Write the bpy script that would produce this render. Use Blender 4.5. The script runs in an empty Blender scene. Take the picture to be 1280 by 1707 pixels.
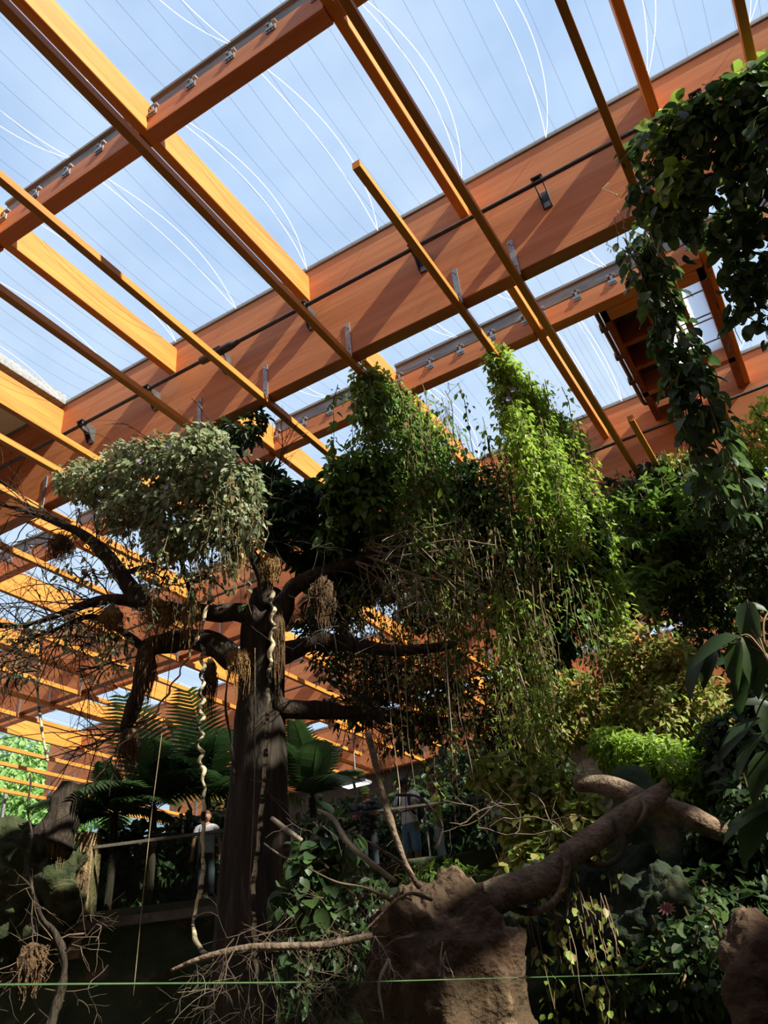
import bpy, math, random
import numpy as np
from mathutils import Vector, Matrix, Euler

S = bpy.context.scene
COL = S.collection
H = 9.0            # girder underside above the viewer's eye
EYE = 1.6
RNG = np.random.default_rng(7)
random.seed(7)

# ------------------------------------------------------------------ camera
def cam_rows(yaw, pitch, roll):
    cy, sy = math.cos(yaw), math.sin(yaw)
    fwd = np.array([-sy*math.cos(pitch), cy*math.cos(pitch), math.sin(pitch)])
    right = np.array([cy, sy, 0.0]); down = -np.cross(right, fwd)
    c, s = math.cos(roll), math.sin(roll)
    return np.array([c*right+s*down, -s*right+c*down, fwd])
CR = cam_rows(math.radians(27.706), math.radians(31.957), math.radians(5.9555))
FPX = 1379.0
cam_d = bpy.data.cameras.new('camera'); cam = bpy.data.objects.new('camera', cam_d)
COL.objects.link(cam)
cam_d.sensor_fit = 'HORIZONTAL'; cam_d.sensor_width = 36.0
cam_d.lens = FPX/1280*36.0; cam_d.clip_end = 400
m = Matrix.Identity(4)
for i in range(3):
    m[i][0] = CR[0][i]; m[i][1] = -CR[1][i]; m[i][2] = -CR[2][i]
m[2][3] = EYE
cam.matrix_world = m
S.camera = cam
S.view_settings.view_transform = 'Standard'; S.view_settings.look = 'None'
S.view_settings.gamma = 1.0; S.view_settings.use_curve_mapping = False
S.view_settings.exposure = 0.34

# a survey helper: a point of the place seen in direction (u, v) at a known distance
def ray(u, v): return CR.T @ np.array([(u-640)/FPX, (v-853.5)/FPX, 1.0])
def atz(u, v, z): d = ray(u, v); return d*((z-EYE)/d[2]) + np.array([0, 0, EYE])
def aty(u, v, y): d = ray(u, v); return d*(y/d[1]) + np.array([0, 0, EYE])
def atr(u, v, r): d = ray(u, v); return d*(r/math.hypot(d[0], d[1])) + np.array([0, 0, EYE])

# ------------------------------------------------------------------ world and sun
W = bpy.data.worlds.new('sky'); S.world = W; W.use_nodes = True
nt = W.node_tree; nt.nodes.clear()
def N(nt, t, **kw):
    n = nt.nodes.new(t)
    for k, v in kw.items():
        if k.startswith('i_'):
            key = k[2:]; key = int(key) if key.isdigit() else key.replace('_', ' ')
            n.inputs[key].default_value = v
        else: setattr(n, k, v)
    return n
out = N(nt, 'ShaderNodeOutputWorld'); bg = N(nt, 'ShaderNodeBackground', i_1=0.77)
tc = N(nt, 'ShaderNodeTexCoord'); sp = N(nt, 'ShaderNodeSeparateXYZ')
ramp = N(nt, 'ShaderNodeValToRGB')
ramp.color_ramp.elements[0].position = 0.0; ramp.color_ramp.elements[0].color = (0.60, 0.77, 0.95, 1)
ramp.color_ramp.elements[1].position = 0.95; ramp.color_ramp.elements[1].color = (0.34, 0.53, 0.86, 1)
nz = N(nt, 'ShaderNodeTexNoise', i_Scale=2.2, i_Detail=5.0, i_Roughness=0.6)
cr = N(nt, 'ShaderNodeValToRGB')
cr.color_ramp.elements[0].position = 0.40; cr.color_ramp.elements[0].color = (0, 0, 0, 1)
cr.color_ramp.elements[1].position = 0.80; cr.color_ramp.elements[1].color = (0.6, 0.6, 0.6, 1)
mx = N(nt, 'ShaderNodeMix', data_type='RGBA'); mx.inputs['B'].default_value = (0.80, 0.86, 0.95, 1)
L = nt.links.new
L(tc.outputs['Generated'], sp.inputs[0]); L(sp.outputs['Z'], ramp.inputs[0])
L(tc.outputs['Generated'], nz.inputs['Vector']); L(nz.outputs['Fac'], cr.inputs[0])
L(cr.outputs[0], mx.inputs['Factor']); L(ramp.outputs[0], mx.inputs['A'])
L(mx.outputs['Result'], bg.inputs[0]); L(bg.outputs[0], out.inputs[0])

sun_d = bpy.data.lights.new('sun', 'SUN'); sun = bpy.data.objects.new('sun', sun_d); COL.objects.link(sun)
sun_d.energy = 9.6; sun_d.angle = math.radians(0.8); sun_d.color = (1.0, 0.93, 0.80)
SUN_DIR = Vector((-1.247, 0.17, -1.0)).normalized()
sun.rotation_euler = SUN_DIR.to_track_quat('-Z', 'Y').to_euler()
sun.location = (20, -4, 30)

# ------------------------------------------------------------------ helpers
def tag(o, label=None, cat=None, group=None, kind=None):
    if label: o['label'] = label
    if cat: o['category'] = cat
    if group: o['group'] = group
    if kind: o['kind'] = kind
    return o
def empty(name, loc, label, cat, group=None):
    o = bpy.data.objects.new(name, None); COL.objects.link(o); o.location = loc
    o.empty_display_size = 0.2
    return tag(o, label, cat, group)
def mesh_data(name, V, F, mat=None, smooth=False, uv=None):
    me = bpy.data.meshes.new(name)
    me.from_pydata([tuple(map(float, v)) for v in V], [], [tuple(int(i) for i in f) for f in F])
    if mat is not None: me.materials.append(mat)
    if smooth: me.polygons.foreach_set('use_smooth', [True]*len(me.polygons))
    me.update()
    return me
def link(name, me, parent=None, world_loc=None):
    o = bpy.data.objects.new(name, me); COL.objects.link(o)
    if parent is not None:
        o.parent = parent
        o.matrix_parent_inverse = Matrix.Translation(parent.location).inverted() if parent.type == 'EMPTY' and parent.parent is None and parent.rotation_euler[:] == (0, 0, 0) else Matrix.Identity(4)
    return o
class MB:
    """collects shapes, builds them as one mesh"""
    def __init__(s): s.V = []; s.F = []
    def add(s, V, F):
        k = len(s.V); s.V.extend([tuple(v) for v in V]); s.F.extend([tuple(i+k for i in f) for f in F]); return s
    def box(s, x0, x1, y0, y1, z0, z1, ch=0.0):
        if ch <= 0:
            return s.add([(x0,y0,z0),(x1,y0,z0),(x1,y1,z0),(x0,y1,z0),(x0,y0,z1),(x1,y0,z1),(x1,y1,z1),(x0,y1,z1)],
                  [(3,2,1,0),(4,5,6,7),(0,1,5,4),(1,2,6,5),(2,3,7,6),(3,0,4,7)])
        # long axis keeps square ends, the four long edges are chamfered
        d = (x1-x0, y1-y0, z1-z0); a = d.index(max(d)); b, c = [i for i in range(3) if i != a]
        lo = (x0, y0, z0); hi = (x1, y1, z1)
        prof = [(lo[b]+ch, lo[c]), (hi[b]-ch, lo[c]), (hi[b], lo[c]+ch), (hi[b], hi[c]-ch), (hi[b]-ch, hi[c]), (lo[b]+ch, hi[c]), (lo[b], hi[c]-ch), (lo[b], lo[c]+ch)]
        V = []
        for e in (lo[a], hi[a]):
            for p, q in prof:
                v = [0, 0, 0]; v[a] = e; v[b] = p; v[c] = q; V.append(tuple(v))
        F = [(i, (i+1) % 8, (i+1) % 8+8, i+8) for i in range(8)] + [tuple(range(7, -1, -1)), tuple(range(8, 16))]
        if a == 1: F = [tuple(reversed(f)) for f in F]
        return s.add(V, F)
    def tube(s, pts, rad, n=6, cap=True):
        V, F = tube_vf(pts, rad, n, cap); return s.add(V, F)
    def build(s, name, mat, parent=None, smooth=False):
        return link(name, mesh_data(name, s.V, s.F, mat, smooth), parent)
def tube_vf(pts, rad, n=6, cap=True):
    P = np.asarray(pts, float); k = len(P)
    rad = np.full(k, rad, float) if np.isscalar(rad) else np.asarray(rad, float)
    T = np.gradient(P, axis=0); T /= (np.linalg.norm(T, axis=1, keepdims=True)+1e-9)
    ref = np.array([0, 0, 1.0]) if abs(T[0][2]) < 0.9 else np.array([1.0, 0, 0])
    V = []
    a = np.linspace(0, 2*math.pi, n, endpoint=False)
    u = np.cross(T[0], ref); u /= np.linalg.norm(u)
    for i in range(k):
        u = u - T[i]*(u@T[i]); u /= (np.linalg.norm(u)+1e-9); w = np.cross(T[i], u)
        V.append(P[i] + rad[i]*(np.cos(a)[:, None]*u + np.sin(a)[:, None]*w))
    V = np.concatenate(V); F = []
    for i in range(k-1):
        for j in range(n):
            F.append((i*n+j, i*n+(j+1) % n, (i+1)*n+(j+1) % n, (i+1)*n+j))
    if cap: F.append(tuple(range(n-1, -1, -1))); F.append(tuple((k-1)*n+j for j in range(n)))
    return V, F
def spline(pts, m=6):
    """Catmull-Rom through the points"""
    P = np.asarray(pts, float)
    if len(P) < 3: return np.array([P[0]+(P[-1]-P[0])*t for t in np.linspace(0, 1, m+1)])
    Q = np.vstack([2*P[0]-P[1], P, 2*P[-1]-P[-2]]); o = []
    for i in range(1, len(Q)-2):
        for t in np.linspace(0, 1, m, endpoint=False):
            a, b, c, d = Q[i-1], Q[i], Q[i+1], Q[i+2]
            o.append(0.5*((2*b)+(-a+c)*t+(2*a-5*b+4*c-d)*t*t+(-a+3*b-3*c+d)*t**3))
    o.append(P[-1]); return np.array(o)

# ------------------------------------------------------------------ materials
def mat_new(name):
    mt = bpy.data.materials.new(name); mt.use_nodes = True
    nt = mt.node_tree; b = nt.nodes['Principled BSDF']
    return mt, nt, b
def noisy(name, c1, c2, scale=4.0, stretch=(1, 1, 1), rough=0.7, bump=0.0, detail=6.0, bscale=None, c3=None, metal=0.0, lo=0.35, hi=0.65, spec=0.3):
    mt, nt, b = mat_new(name); L = nt.links.new
    tc = N(nt, 'ShaderNodeTexCoord'); mp = N(nt, 'ShaderNodeMapping'); mp.inputs['Scale'].default_value = stretch
    nz = N(nt, 'ShaderNodeTexNoise', i_Scale=scale, i_Detail=detail, i_Roughness=0.62)
    r = N(nt, 'ShaderNodeValToRGB'); e = r.color_ramp.elements
    e[0].position = lo; e[0].color = (*c1, 1); e[1].position = hi; e[1].color = (*c2, 1)
    if c3: q = e.new((lo+hi)/2+0.08); q.color = (*c3, 1)
    L(tc.outputs['Object'], mp.inputs[0]); L(mp.outputs[0], nz.inputs['Vector']); L(nz.outputs['Fac'], r.inputs[0])
    L(r.outputs[0], b.inputs['Base Color']); b.inputs['Roughness'].default_value = rough
    b.inputs['Metallic'].default_value = metal; b.inputs['Specular IOR Level'].default_value = spec
    if bump:
        n2 = N(nt, 'ShaderNodeTexNoise', i_Scale=bscale or scale*4, i_Detail=8.0)
        L(mp.outputs[0], n2.inputs['Vector'])
        bp = N(nt, 'ShaderNodeBump', i_Strength=bump, i_Distance=0.05)
        L(n2.outputs['Fac'], bp.inputs['Height']); L(bp.outputs[0], b.inputs['Normal'])
    return mt
M = {}
M['wood_x'] = noisy('glulam_along_x', (0.47, 0.155, 0.052), (0.60, 0.225, 0.082), 1.3, (0.25, 4, 5), 0.6, 0.05)
M['wood_y'] = noisy('glulam_along_y', (0.54, 0.175, 0.026), (0.72, 0.26, 0.040), 1.3, (5, 0.3, 5), 0.55, 0.05)
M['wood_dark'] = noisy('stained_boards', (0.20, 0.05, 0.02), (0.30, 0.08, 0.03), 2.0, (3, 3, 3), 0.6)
M['steel'] = noisy('galvanised_steel', (0.20, 0.20, 0.21), (0.34, 0.34, 0.35), 12, rough=0.45, metal=0.6)
M['profile'] = noisy('clamping_profile', (0.17, 0.16, 0.15), (0.30, 0.28, 0.26), 5, (0.4, 3, 3), rough=0.6, metal=0.2)
M['pipe'] = noisy('dark_pipe', (0.045, 0.036, 0.034), (0.085, 0.07, 0.065), 6, rough=0.5)
M['cream'] = noisy('cream_soffit', (0.78, 0.70, 0.50), (0.85, 0.78, 0.58), 3, rough=0.8)
def film_mat():
    mt, nt, b = mat_new('etfe_film'); L = nt.links.new; nt.nodes.remove(b)
    o = nt.nodes['Material Output']
    tr = N(nt, 'ShaderNodeBsdfTransparent'); tr.inputs[0].default_value = (0.93, 0.96, 0.98, 1)
    tl = N(nt, 'ShaderNodeBsdfTranslucent'); tl.inputs[0].default_value = (0.80, 0.86, 0.92, 1)
    tc = N(nt, 'ShaderNodeTexCoord'); nz = N(nt, 'ShaderNodeTexNoise', i_Scale=0.7, i_Detail=4.0)
    mr = N(nt, 'ShaderNodeMapRange', i_1=0.3, i_2=0.7, i_3=0.03, i_4=0.065)
    mx = N(nt, 'ShaderNodeMixShader')
    L(tc.outputs['Object'], nz.inputs['Vector']); L(nz.outputs['Fac'], mr.inputs[0]); L(mr.outputs[0], mx.inputs[0])
    L(tr.outputs[0], mx.inputs[1]); L(tl.outputs[0], mx.inputs[2]); L(mx.outputs[0], o.inputs[0])
    return mt
M['film'] = film_mat()
def seam_mat():
    mt, nt, b = mat_new('film_seam'); L = nt.links.new
    b.inputs['Base Color'].default_value = (0.9, 0.93, 0.96, 1); b.inputs['Roughness'].default_value = 0.4
    tl = N(nt, 'ShaderNodeBsdfTranslucent'); tl.inputs[0].default_value = (0.95, 0.97, 1, 1)
    mx = N(nt, 'ShaderNodeMixShader', i_0=0.75); o = nt.nodes['Material Output']
    L(b.outputs[0], mx.inputs[1]); L(tl.outputs[0], mx.inputs[2]); L(mx.outputs[0], o.inputs[0]); return mt
M['seam'] = seam_mat()
def glass_mat(name, tint, gloss=0.015):
    mt, nt, b = mat_new(name); L = nt.links.new; nt.nodes.remove(b); o = nt.nodes['Material Output']
    tr = N(nt, 'ShaderNodeBsdfTransparent'); tr.inputs[0].default_value = (*tint, 1)
    gl = N(nt, 'ShaderNodeBsdfGlossy', i_Roughness=0.03); gl.inputs[0].default_value = (1, 1, 1, 1)
    mx = N(nt, 'ShaderNodeMixShader', i_0=gloss)
    L(tr.outputs[0], mx.inputs[1]); L(gl.outputs[0], mx.inputs[2]); L(mx.outputs[0], o.inputs[0]); return mt
M['glass'] = glass_mat('clear_glass', (0.80, 0.86, 0.82))

def opal_mat():
    mt, nt, b = mat_new('opal_pane'); L = nt.links.new; nt.nodes.remove(b); o = nt.nodes['Material Output']
    tr = N(nt, 'ShaderNodeBsdfTransparent'); tl = N(nt, 'ShaderNodeBsdfTranslucent'); tl.inputs[0].default_value = (0.96, 0.97, 0.98, 1)
    mx = N(nt, 'ShaderNodeMixShader', i_0=0.65); L(tr.outputs[0], mx.inputs[1]); L(tl.outputs[0], mx.inputs[2]); L(mx.outputs[0], o.inputs[0]); return mt
M['opal'] = opal_mat()
# ================================================================== the roof
ORD = ['first', 'second', 'third', 'fourth', 'fifth', 'sixth', 'seventh', 'eighth', 'ninth', 'tenth', 'eleventh', 'twelfth', 'thirteenth', 'fourteenth', 'fifteenth', 'sixteenth', 'seventeenth', 'eighteenth', 'nineteenth', 'twentieth'] + ['%d%s' % (n, {1: 'st', 2: 'nd', 3: 'rd'}.get(n % 10, 'th')) for n in range(21, 60)]
BAY = ['the roof bay behind the viewer', 'the near roof bay overhead', 'the bay beyond the big girder', 'the third roof bay', 'the farthest roof bay']
def nth(x): return ORD[sum(1 for p in PX if p > x+1e-3)]
def hz(k): return EYE + k*H
XL, XR = -28.5, 12.5
GY = [H*(0.938+0.788*k) for k in range(-2, 4)]       # front faces of the girders
GT = 0.026*H
PX = [H*(-0.603+0.3368*k) for k in range(-7, 6)]     # right faces of the purlins
PW = 0.0155*H
z_gb, z_gt = hz(1.0), hz(1.265)
BATT = [(-0.525,-1.2,1.22),(-0.708,-1.2,1.20),(-0.868,-1.2,1.05),(-1.08,-1.2,1.06),(-1.165,-1.2,1.06),(-1.30,-1.2,1.222),(-1.485,-1.2,2.45),
        (-0.31,0.625,1.46),(-0.207,-1.2,3.2),(0.002,-1.2,3.2),(0.182,-1.2,3.2),(-0.163,1.42,3.2),(0.36,-1.2,3.2),(0.54,-1.2,3.2),(0.75,-1.2,3.2),(0.95,-1.2,3.2),
        (-1.65,-1.2,2.0),(-1.80,0.9,3.0),(-1.93,0.2,1.67),(-2.06,0.9,2.4),(-2.2,0.9,3.32),(-2.35,0.6,2.2),(-2.50,0.9,3.32),(-2.66,1.0,3.32),(-2.82,1.0,2.9),(-2.98,1.0,3.32),(-3.13,1.0,3.32),
        (-0.80,1.78,3.32),(-0.97,1.9,3.32),(-1.13,2.0,3.32),(-1.31,2.2,3.32),(-0.62,1.85,3.32),(-0.45,2.0,3.32),(-1.50,2.5,3.32),(-1.66,2.2,3.32),(-2.02,2.45,3.32),(-1.90,2.3,3.32)]
NEARB = {-0.525: 'slim orange batten below the girder, ending in the leafy vine beside the fig tree', -0.708: 'slim orange batten crossing the big girder just left of the black pipe sleeve',
  -0.868: 'slim orange batten running into the grey-leaved creeper on the left', -1.08: 'slim orange batten under the cream soffit, upper one of the two entering the creeper',
  -1.165: 'slim orange batten under the cream soffit, lower one of the two entering the creeper', -1.30: 'bright orange batten passing behind the bare tree limb at left',
  -0.31: 'short batten with a free cut end in front of the big girder', -0.207: 'dark batten running close beside the top purlin through the upper middle',
  0.002: 'dark batten at upper right passing under the big-leaved hanging vine', 0.182: 'dark batten in the top right corner in front of the vine', -0.163: 'stub of batten with a cut end above the dark vine curtain at right'}
def girder(i):
    y = GY[i]; far = i - 2
    labs = {2: 'deep orange glulam girder crossing the picture, with steel straps and a black pipe', 3: 'second deep glulam girder behind the roof vent, partly hidden by vines',
            4: 'far glulam girder seen low between the tree branches', 5: 'most distant glulam girder at the back of the hall', 1: 'glulam girder overhead, nearest the viewer', 0: 'glulam girder behind the viewer', 6: 'glulam girder over the back wall'}
    g = empty('roof_girder', (0, y, z_gb), labs.get(i), 'beam', 'deep roof girders')
    MB().box(XL, XR, y, y+GT, z_gb, z_gt-0.05, 0.012).build('beam', M['wood_x'], g)
    p = MB().box(XL, XR, y-0.03, y+GT+0.03, z_gt-0.05, z_gt+0.03).build('film_profile', M['profile'], g)
    if 1 <= i <= 5:
        for b, y0, y1 in BATT:
            if y0*H < y and y1*H > y-0.2 and XL < b*H < XR:
                x = b*H - 0.02
                s = MB().box(x-0.045, x+0.045, y-0.014, y, z_gb-0.08, z_gb+0.66)
                o = s.build('hanger_strap', M['steel'], g)
                if i == 2 and x > -1.3*H:
                    for bx, bz in ((-0.02, 0.60), (0.02, 0.55), (0, 0.12)): MB().tube([(x+bx, y-0.03, z_gb+bz), (x+bx, y-0.013, z_gb+bz)], 0.014, 6).build('bolt', M['steel'], o)
    return g
GIRD = [girder(i) for i in range(len(GY))]
def pipe_run(i, xs):
    y = GY[i]-0.27; z = hz(1.135)
    lab = {2: 'dark pipe held on brackets along the big girder, with a thick sleeve', 3: 'dark pipe on brackets along the second girder, right', 4: 'thin pipe along the far girder'}[i]
    r = empty('girder_pipe', (0, y, z), lab, 'pipe', 'pipes along the girders')
    MB().tube([(XL+1, y, z), (XR-1, y, z)], 0.035, 8).build('tube', M['pipe'], r, True)
    if i == 2:
        x = -0.80*H
        MB().tube([(x-0.42, y, z), (x-0.38, y, z), (x+0.25, y, z), (x+0.45, y, z)], [0.04, 0.075, 0.075, 0.04], 10).build('sleeve', M['pipe'], r, True)
    for x in xs:
        mb = MB(); x *= H
        for s in (-1, 1): # two cheeks of a knee bracket
            mb.add([(x+s*0.055, y-0.06, z+0.05), (x+s*0.055, y+0.27, z+0.05), (x+s*0.055, y+0.27, z-0.28), (x+s*0.055, y+0.20, z-0.28), (x+s*0.055, y+0.10, z-0.08), (x+s*0.055, y-0.06, z-0.03),
                    (x+s*0.068, y-0.06, z+0.05), (x+s*0.068, y+0.27, z+0.05), (x+s*0.068, y+0.27, z-0.28), (x+s*0.068, y+0.20, z-0.28), (x+s*0.068, y+0.10, z-0.08), (x+s*0.068, y-0.06, z-0.03)],
                   [(0,1,2,3,4,5), (11,10,9,8,7,6), (0,6,7,1), (1,7,8,2), (2,8,9,3), (3,9,10,4), (4,10,11,5), (5,11,6,0)])
        mb.box(x-0.085, x+0.085, y-0.075, y+0.04, z+0.04, z+0.06)
        mb.box(x-0.07, x+0.07, y+0.255, y+0.27, z-0.30, z+0.06)
        b = mb.build('bracket', M['pipe'], r)
        MB().box(x-0.05, x+0.05, y+0.225, y+0.255, z-0.30, z-0.20).build('foot_plate', M['steel'], b)
pipe_run(2, [-1.17, -0.985, -0.80, -0.60, -0.365, -0.135, 0.12, 0.4])
pipe_run(3, [-0.9, -0.62, -0.36, -0.095, 0.17, 0.43])
pipe_run(4, [-2.4, -2.0, -1.6, -1.2, -0.8])
# purlins: one for every bay between two girders
PLAB = {(-0.603, 2): 'broad sunlit purlin running from the top left corner to the big girder', (-0.266, 2): 'purlin meeting the big girder just left of centre top, half hidden by a dark batten',
        (-0.940, 2): 'sunlit purlin on the left, second from the wall side, ending at the big girder', (-1.277, 2): 'short orange purlin end beside the cream soffit at left',
        (0.071, 2): 'dark purlin at upper right meeting the girder above the vine', (-0.603, 3): 'purlin behind the big girder, its end wrapped by vine leaves', (-0.266, 3): 'purlin behind the girder beside the long batten, right of the leafy cone',
        (0.071, 3): 'dark red purlin forming the right edge of the roof vent', (-0.940, 3): 'purlin behind the girder above the palm-leaved plant at left'}
PUR = {}
_pm = {}
def purlin_mesh(length):
    k = round(length, 3)
    if k not in _pm:
        b = MB().box(-PW, 0, 0, length, 0, 0.067*H, 0.010)
        _pm[k] = mesh_data('purlin', b.V, b.F, M['wood_y'])
    return _pm[k]
for i in range(len(GY)-1):
    for x in PX:
        key = (round(x/H, 3), i+1)
        me = purlin_mesh(GY[i+1]-GY[i]-GT)
        o = bpy.data.objects.new('purlin', me); COL.objects.link(o); o.location = (x, GY[i]+GT, hz(1.178))
        tag(o, PLAB.get(key, 'orange purlin in %s, %s from the right wall' % (BAY[i], nth(x))), 'beam', 'roof purlins')
# cross struts between purlins, mid-bay, carrying the film joint on clips
STL = {(-0.940, 2): 'cross strut with three grey clips between the two sunlit purlins at upper left', (-0.603, 2): 'cross strut with clips at top centre, between the broad sunlit purlin and the dark one',
       (-0.603, 3): 'cross strut with clips beyond the girder, left of the leafy cone', (-0.266, 3): 'cross strut with bolt rows beside the roof vent', (-0.940, 3): 'cross strut with clips just above the palm-leaved plant'}
_sm = {}
def strut(i, x0, x1, yc):
    key = (round(x0/H, 3), i+1)
    near = key in STL or i in (1, 2)
    o = empty('cross_strut', (x0, yc, hz(1.17)), STL.get(key, 'cross strut in %s, %s from the right wall' % (BAY[i], nth(x1))), 'beam', 'roof cross struts')
    MB().box(x0, x1-PW, yc-0.125, yc+0.11, hz(1.172), hz(1.218), 0.008).build('beam', M['wood_x'], o)
    MB().box(x0, x1-PW, yc-0.06, yc+0.06, hz(1.228), hz(1.256)).box(x0, x1-PW, yc-0.11, yc+0.11, hz(1.256), hz(1.2625)).build('film_profile', M['profile'], o)
    if near:
        w = x1-PW-x0
        for t in (0.03, 0.27, 0.5, 0.73, 0.97):
            cx = x0+w*t
            mb = MB()
            for d in (-0.05, 0, 0.05): mb.tube([(cx+d, yc-0.155, hz(1.209)), (cx+d, yc-0.12, hz(1.209))], 0.022, 6)
            mb.box(cx-0.075, cx+0.075, yc-0.14, yc-0.126, hz(1.203), hz(1.216)); mb.box(cx-0.02, cx+0.02, yc-0.14, yc-0.126, hz(1.216), hz(1.230))
            mb.box(cx-0.07, cx+0.07, yc-0.14, yc+0.02, hz(1.2265), hz(1.230))
            mb.build('clip', M['steel'], o)
    if key == (-0.266, 3):
        mb = MB()
        for a in range(3):
            for b in range(4):
                cx = x0+1.75+a*0.17+b*0.02; cz = hz(1.178+0.0095*b); mb.tube([(cx, yc-0.145, cz), (cx, yc-0.12, cz)], 0.018, 6)
        mb.build('bolt_rows', M['pipe'], o)
SY = [GY[i]+0.5*(GY[i+1]-GY[i])+GT*0.3 - (0.02*H if i == 1 else 0.04*H) for i in range(len(GY)-1)]
SY[1] = 0.526*H; SY[2] = 1.283*H
for i in range(len(GY)-1):
    for a, b in zip(PX[:-1], PX[1:]): strut(i, a, b, SY[i])
# foil cushions
def cushion(i, half, x0, x1, detail, label):
    y0, y1 = (GY[i]+GT+0.03, SY[i]) if half == 0 else (SY[i], GY[i+1]-0.03)
    z = z_gt+0.002
    o = empty('foil_cushion', (x0, y0, z), label, 'roof panel', 'foil roof cushions')
    nu, nv = 8, 10
    def surf(s, t, sg): return (x0+(x1-x0)*s, y0+(y1-y0)*t, z+sg*(0.015+0.16*(4*s*(1-s))**0.7*(4*t*(1-t))**0.7))
    for sg, nm in ((-1, 'lower_film'), (1, 'upper_film')):
        V = [surf(s, t, sg) for t in np.linspace(0, 1, nv+1) for s in np.linspace(0, 1, nu+1)]
        F = [(r*(nu+1)+c, r*(nu+1)+c+1, (r+1)*(nu+1)+c+1, (r+1)*(nu+1)+c) for r in range(nv) for c in range(nu)]
        link(nm, mesh_data(nm, V, F, M['film'], True), o)
    if detail:
        T = np.linspace(0, 1, 9)
        mb = MB()
        for s in np.linspace(0, 1, detail+2)[1:-1]:
            mb.tube([np.array(surf(s, t, -1))-np.array((0, 0, .006)) for t in T], 0.0017, 3, False)
        mb.build('wire_lines', M['pipe'], o)
        mb = MB(); T = np.linspace(0.0, 1, 25)
        for s0, a in ((0.02, 0.10), (0.02, 0.16), (0.5, 0.06), (0.5, 0.14)):
            if half == 0: a = -a; s0 = 1.0-s0
            pp = [np.array(surf(min(max(s0+a*4*t*(1-t), 0), 1), t, -1))-np.array((0, 0, .008)) for t in T]; mb.add([p+np.array((q, 0, 0)) for p in pp for q in (-0.005, 0.005)], [(2*k, 2*k+2, 2*k+3, 2*k+1) for k in range(len(pp)-1)])
        mb.build('weld_seams', M['seam'], o)
CLAB = {(1, 0, -0.603): 'foil cushion at the top edge between the broad purlin and the dark batten', (1, 1, -0.603): 'large clear foil cushion in the upper middle, below the top cross strut',
        (1, 1, -0.940): 'foil cushion between the two sunlit purlins, right below the left cross strut', (1, 1, -0.266): 'foil cushion at upper right between the dark battens',
        (1, 1, 0.071): 'foil cushion in the top right corner above the girder', (1, 0, -0.940): 'foil cushion at the left edge above the cross strut', (1, 1, -1.277): 'foil cushion ending at the grey corner beside the cream soffit',
        (2, 0, -0.603): 'foil cushion beyond the girder left of the leafy cone, before the strut', (2, 1, -0.603): 'foil cushion right behind the tip of the leafy cone',
        (2, 0, -0.266): 'foil cushion between the girder and the strut with bolt rows', (2, 1, -0.266): 'narrow foil cushion left of the roof vent and its black conduit'}
for i in range(len(GY)-1):
    for a, b in zip(PX[:-1], PX[1:]):
        for half in (0, 1):
            k = round(a/H, 3)
            if i == 1 and k < -1.3: continue            # closed soffit bays
            x0, x1 = a-PW/2, b-PW/2
            if i == 2 and half == 1 and k == -0.266: x1 = -0.150*H
            det = 8 if i in (1, 2) and -1.4 < k < 0.5 else (4 if i == 3 else 0)
            cushion(i, half, x0, x1, det, CLAB.get((i, half, k), 'foil cushion, %s half of %s, %s from right wall' % (('near', 'far')[half], BAY[i], nth(b))))
# closed bays at left: cream soffit with an edge profile
c = MB().box(XL, PX[5]-PW, GY[1]+GT, GY[2], hz(1.2655), hz(1.275)).build('ceiling', M['cream']); tag(c, 'cream soffit closing the roof at the left edge', kind='structure')
c = MB().box(PX[5]-PW, PX[5]+0.05, GY[1]+GT, GY[2]-0.03, hz(1.258), hz(1.283)).build('trim_1', M['profile']); tag(c, 'grey edge profile of the soffit', kind='structure')
# battens hung below the girders
for b, y0, y1 in BATT:
    x = b*H
    o = MB().box(-0.105, 0, 0, (y1-y0)*H, -0.125, 0, 0.006).build('batten', M['wood_y'])
    o.location = (x, y0*H, z_gb-0.003)
    tag(o, NEARB.get(b, 'slim orange batten under the roof, %s from the right wall' % ORD[sum(1 for q in BATT if q[0] > b)]), 'batten', 'battens below the girders')
# roof vent with its well
vx0, vx1, vy0, vy1 = -0.150*H, 0.071*H-PW, SY[2]+0.11, GY[3]-0.03
v = empty('roof_vent', ((vx0+vx1)/2, (vy0+vy1)/2, hz(1.2)), 'dark red timber roof vent well with a white translucent pane and grey bars', 'roof vent')
zb, zt = hz(1.17), hz(1.222)
wx0, wx1, wy0, wy1 = -0.060*H, 0.042*H, 1.328*H, 1.60*H
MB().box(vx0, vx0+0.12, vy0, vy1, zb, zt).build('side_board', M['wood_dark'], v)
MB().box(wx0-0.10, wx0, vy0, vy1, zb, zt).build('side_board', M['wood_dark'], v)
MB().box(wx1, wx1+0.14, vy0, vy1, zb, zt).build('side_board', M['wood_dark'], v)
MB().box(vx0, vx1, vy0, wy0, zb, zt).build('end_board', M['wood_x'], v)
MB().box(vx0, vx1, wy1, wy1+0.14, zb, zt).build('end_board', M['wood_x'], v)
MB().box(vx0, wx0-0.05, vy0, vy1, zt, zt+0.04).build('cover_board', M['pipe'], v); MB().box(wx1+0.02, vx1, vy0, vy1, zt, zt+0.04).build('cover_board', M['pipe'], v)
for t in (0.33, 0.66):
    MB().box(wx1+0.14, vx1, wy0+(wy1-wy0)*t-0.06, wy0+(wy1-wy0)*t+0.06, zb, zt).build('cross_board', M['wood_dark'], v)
    MB().box(vx0+0.12, wx0-0.10, wy0+(wy1-wy0)*t-0.06, wy0+(wy1-wy0)*t+0.06, zb, zt).build('cross_board', M['wood_dark'], v)

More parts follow.
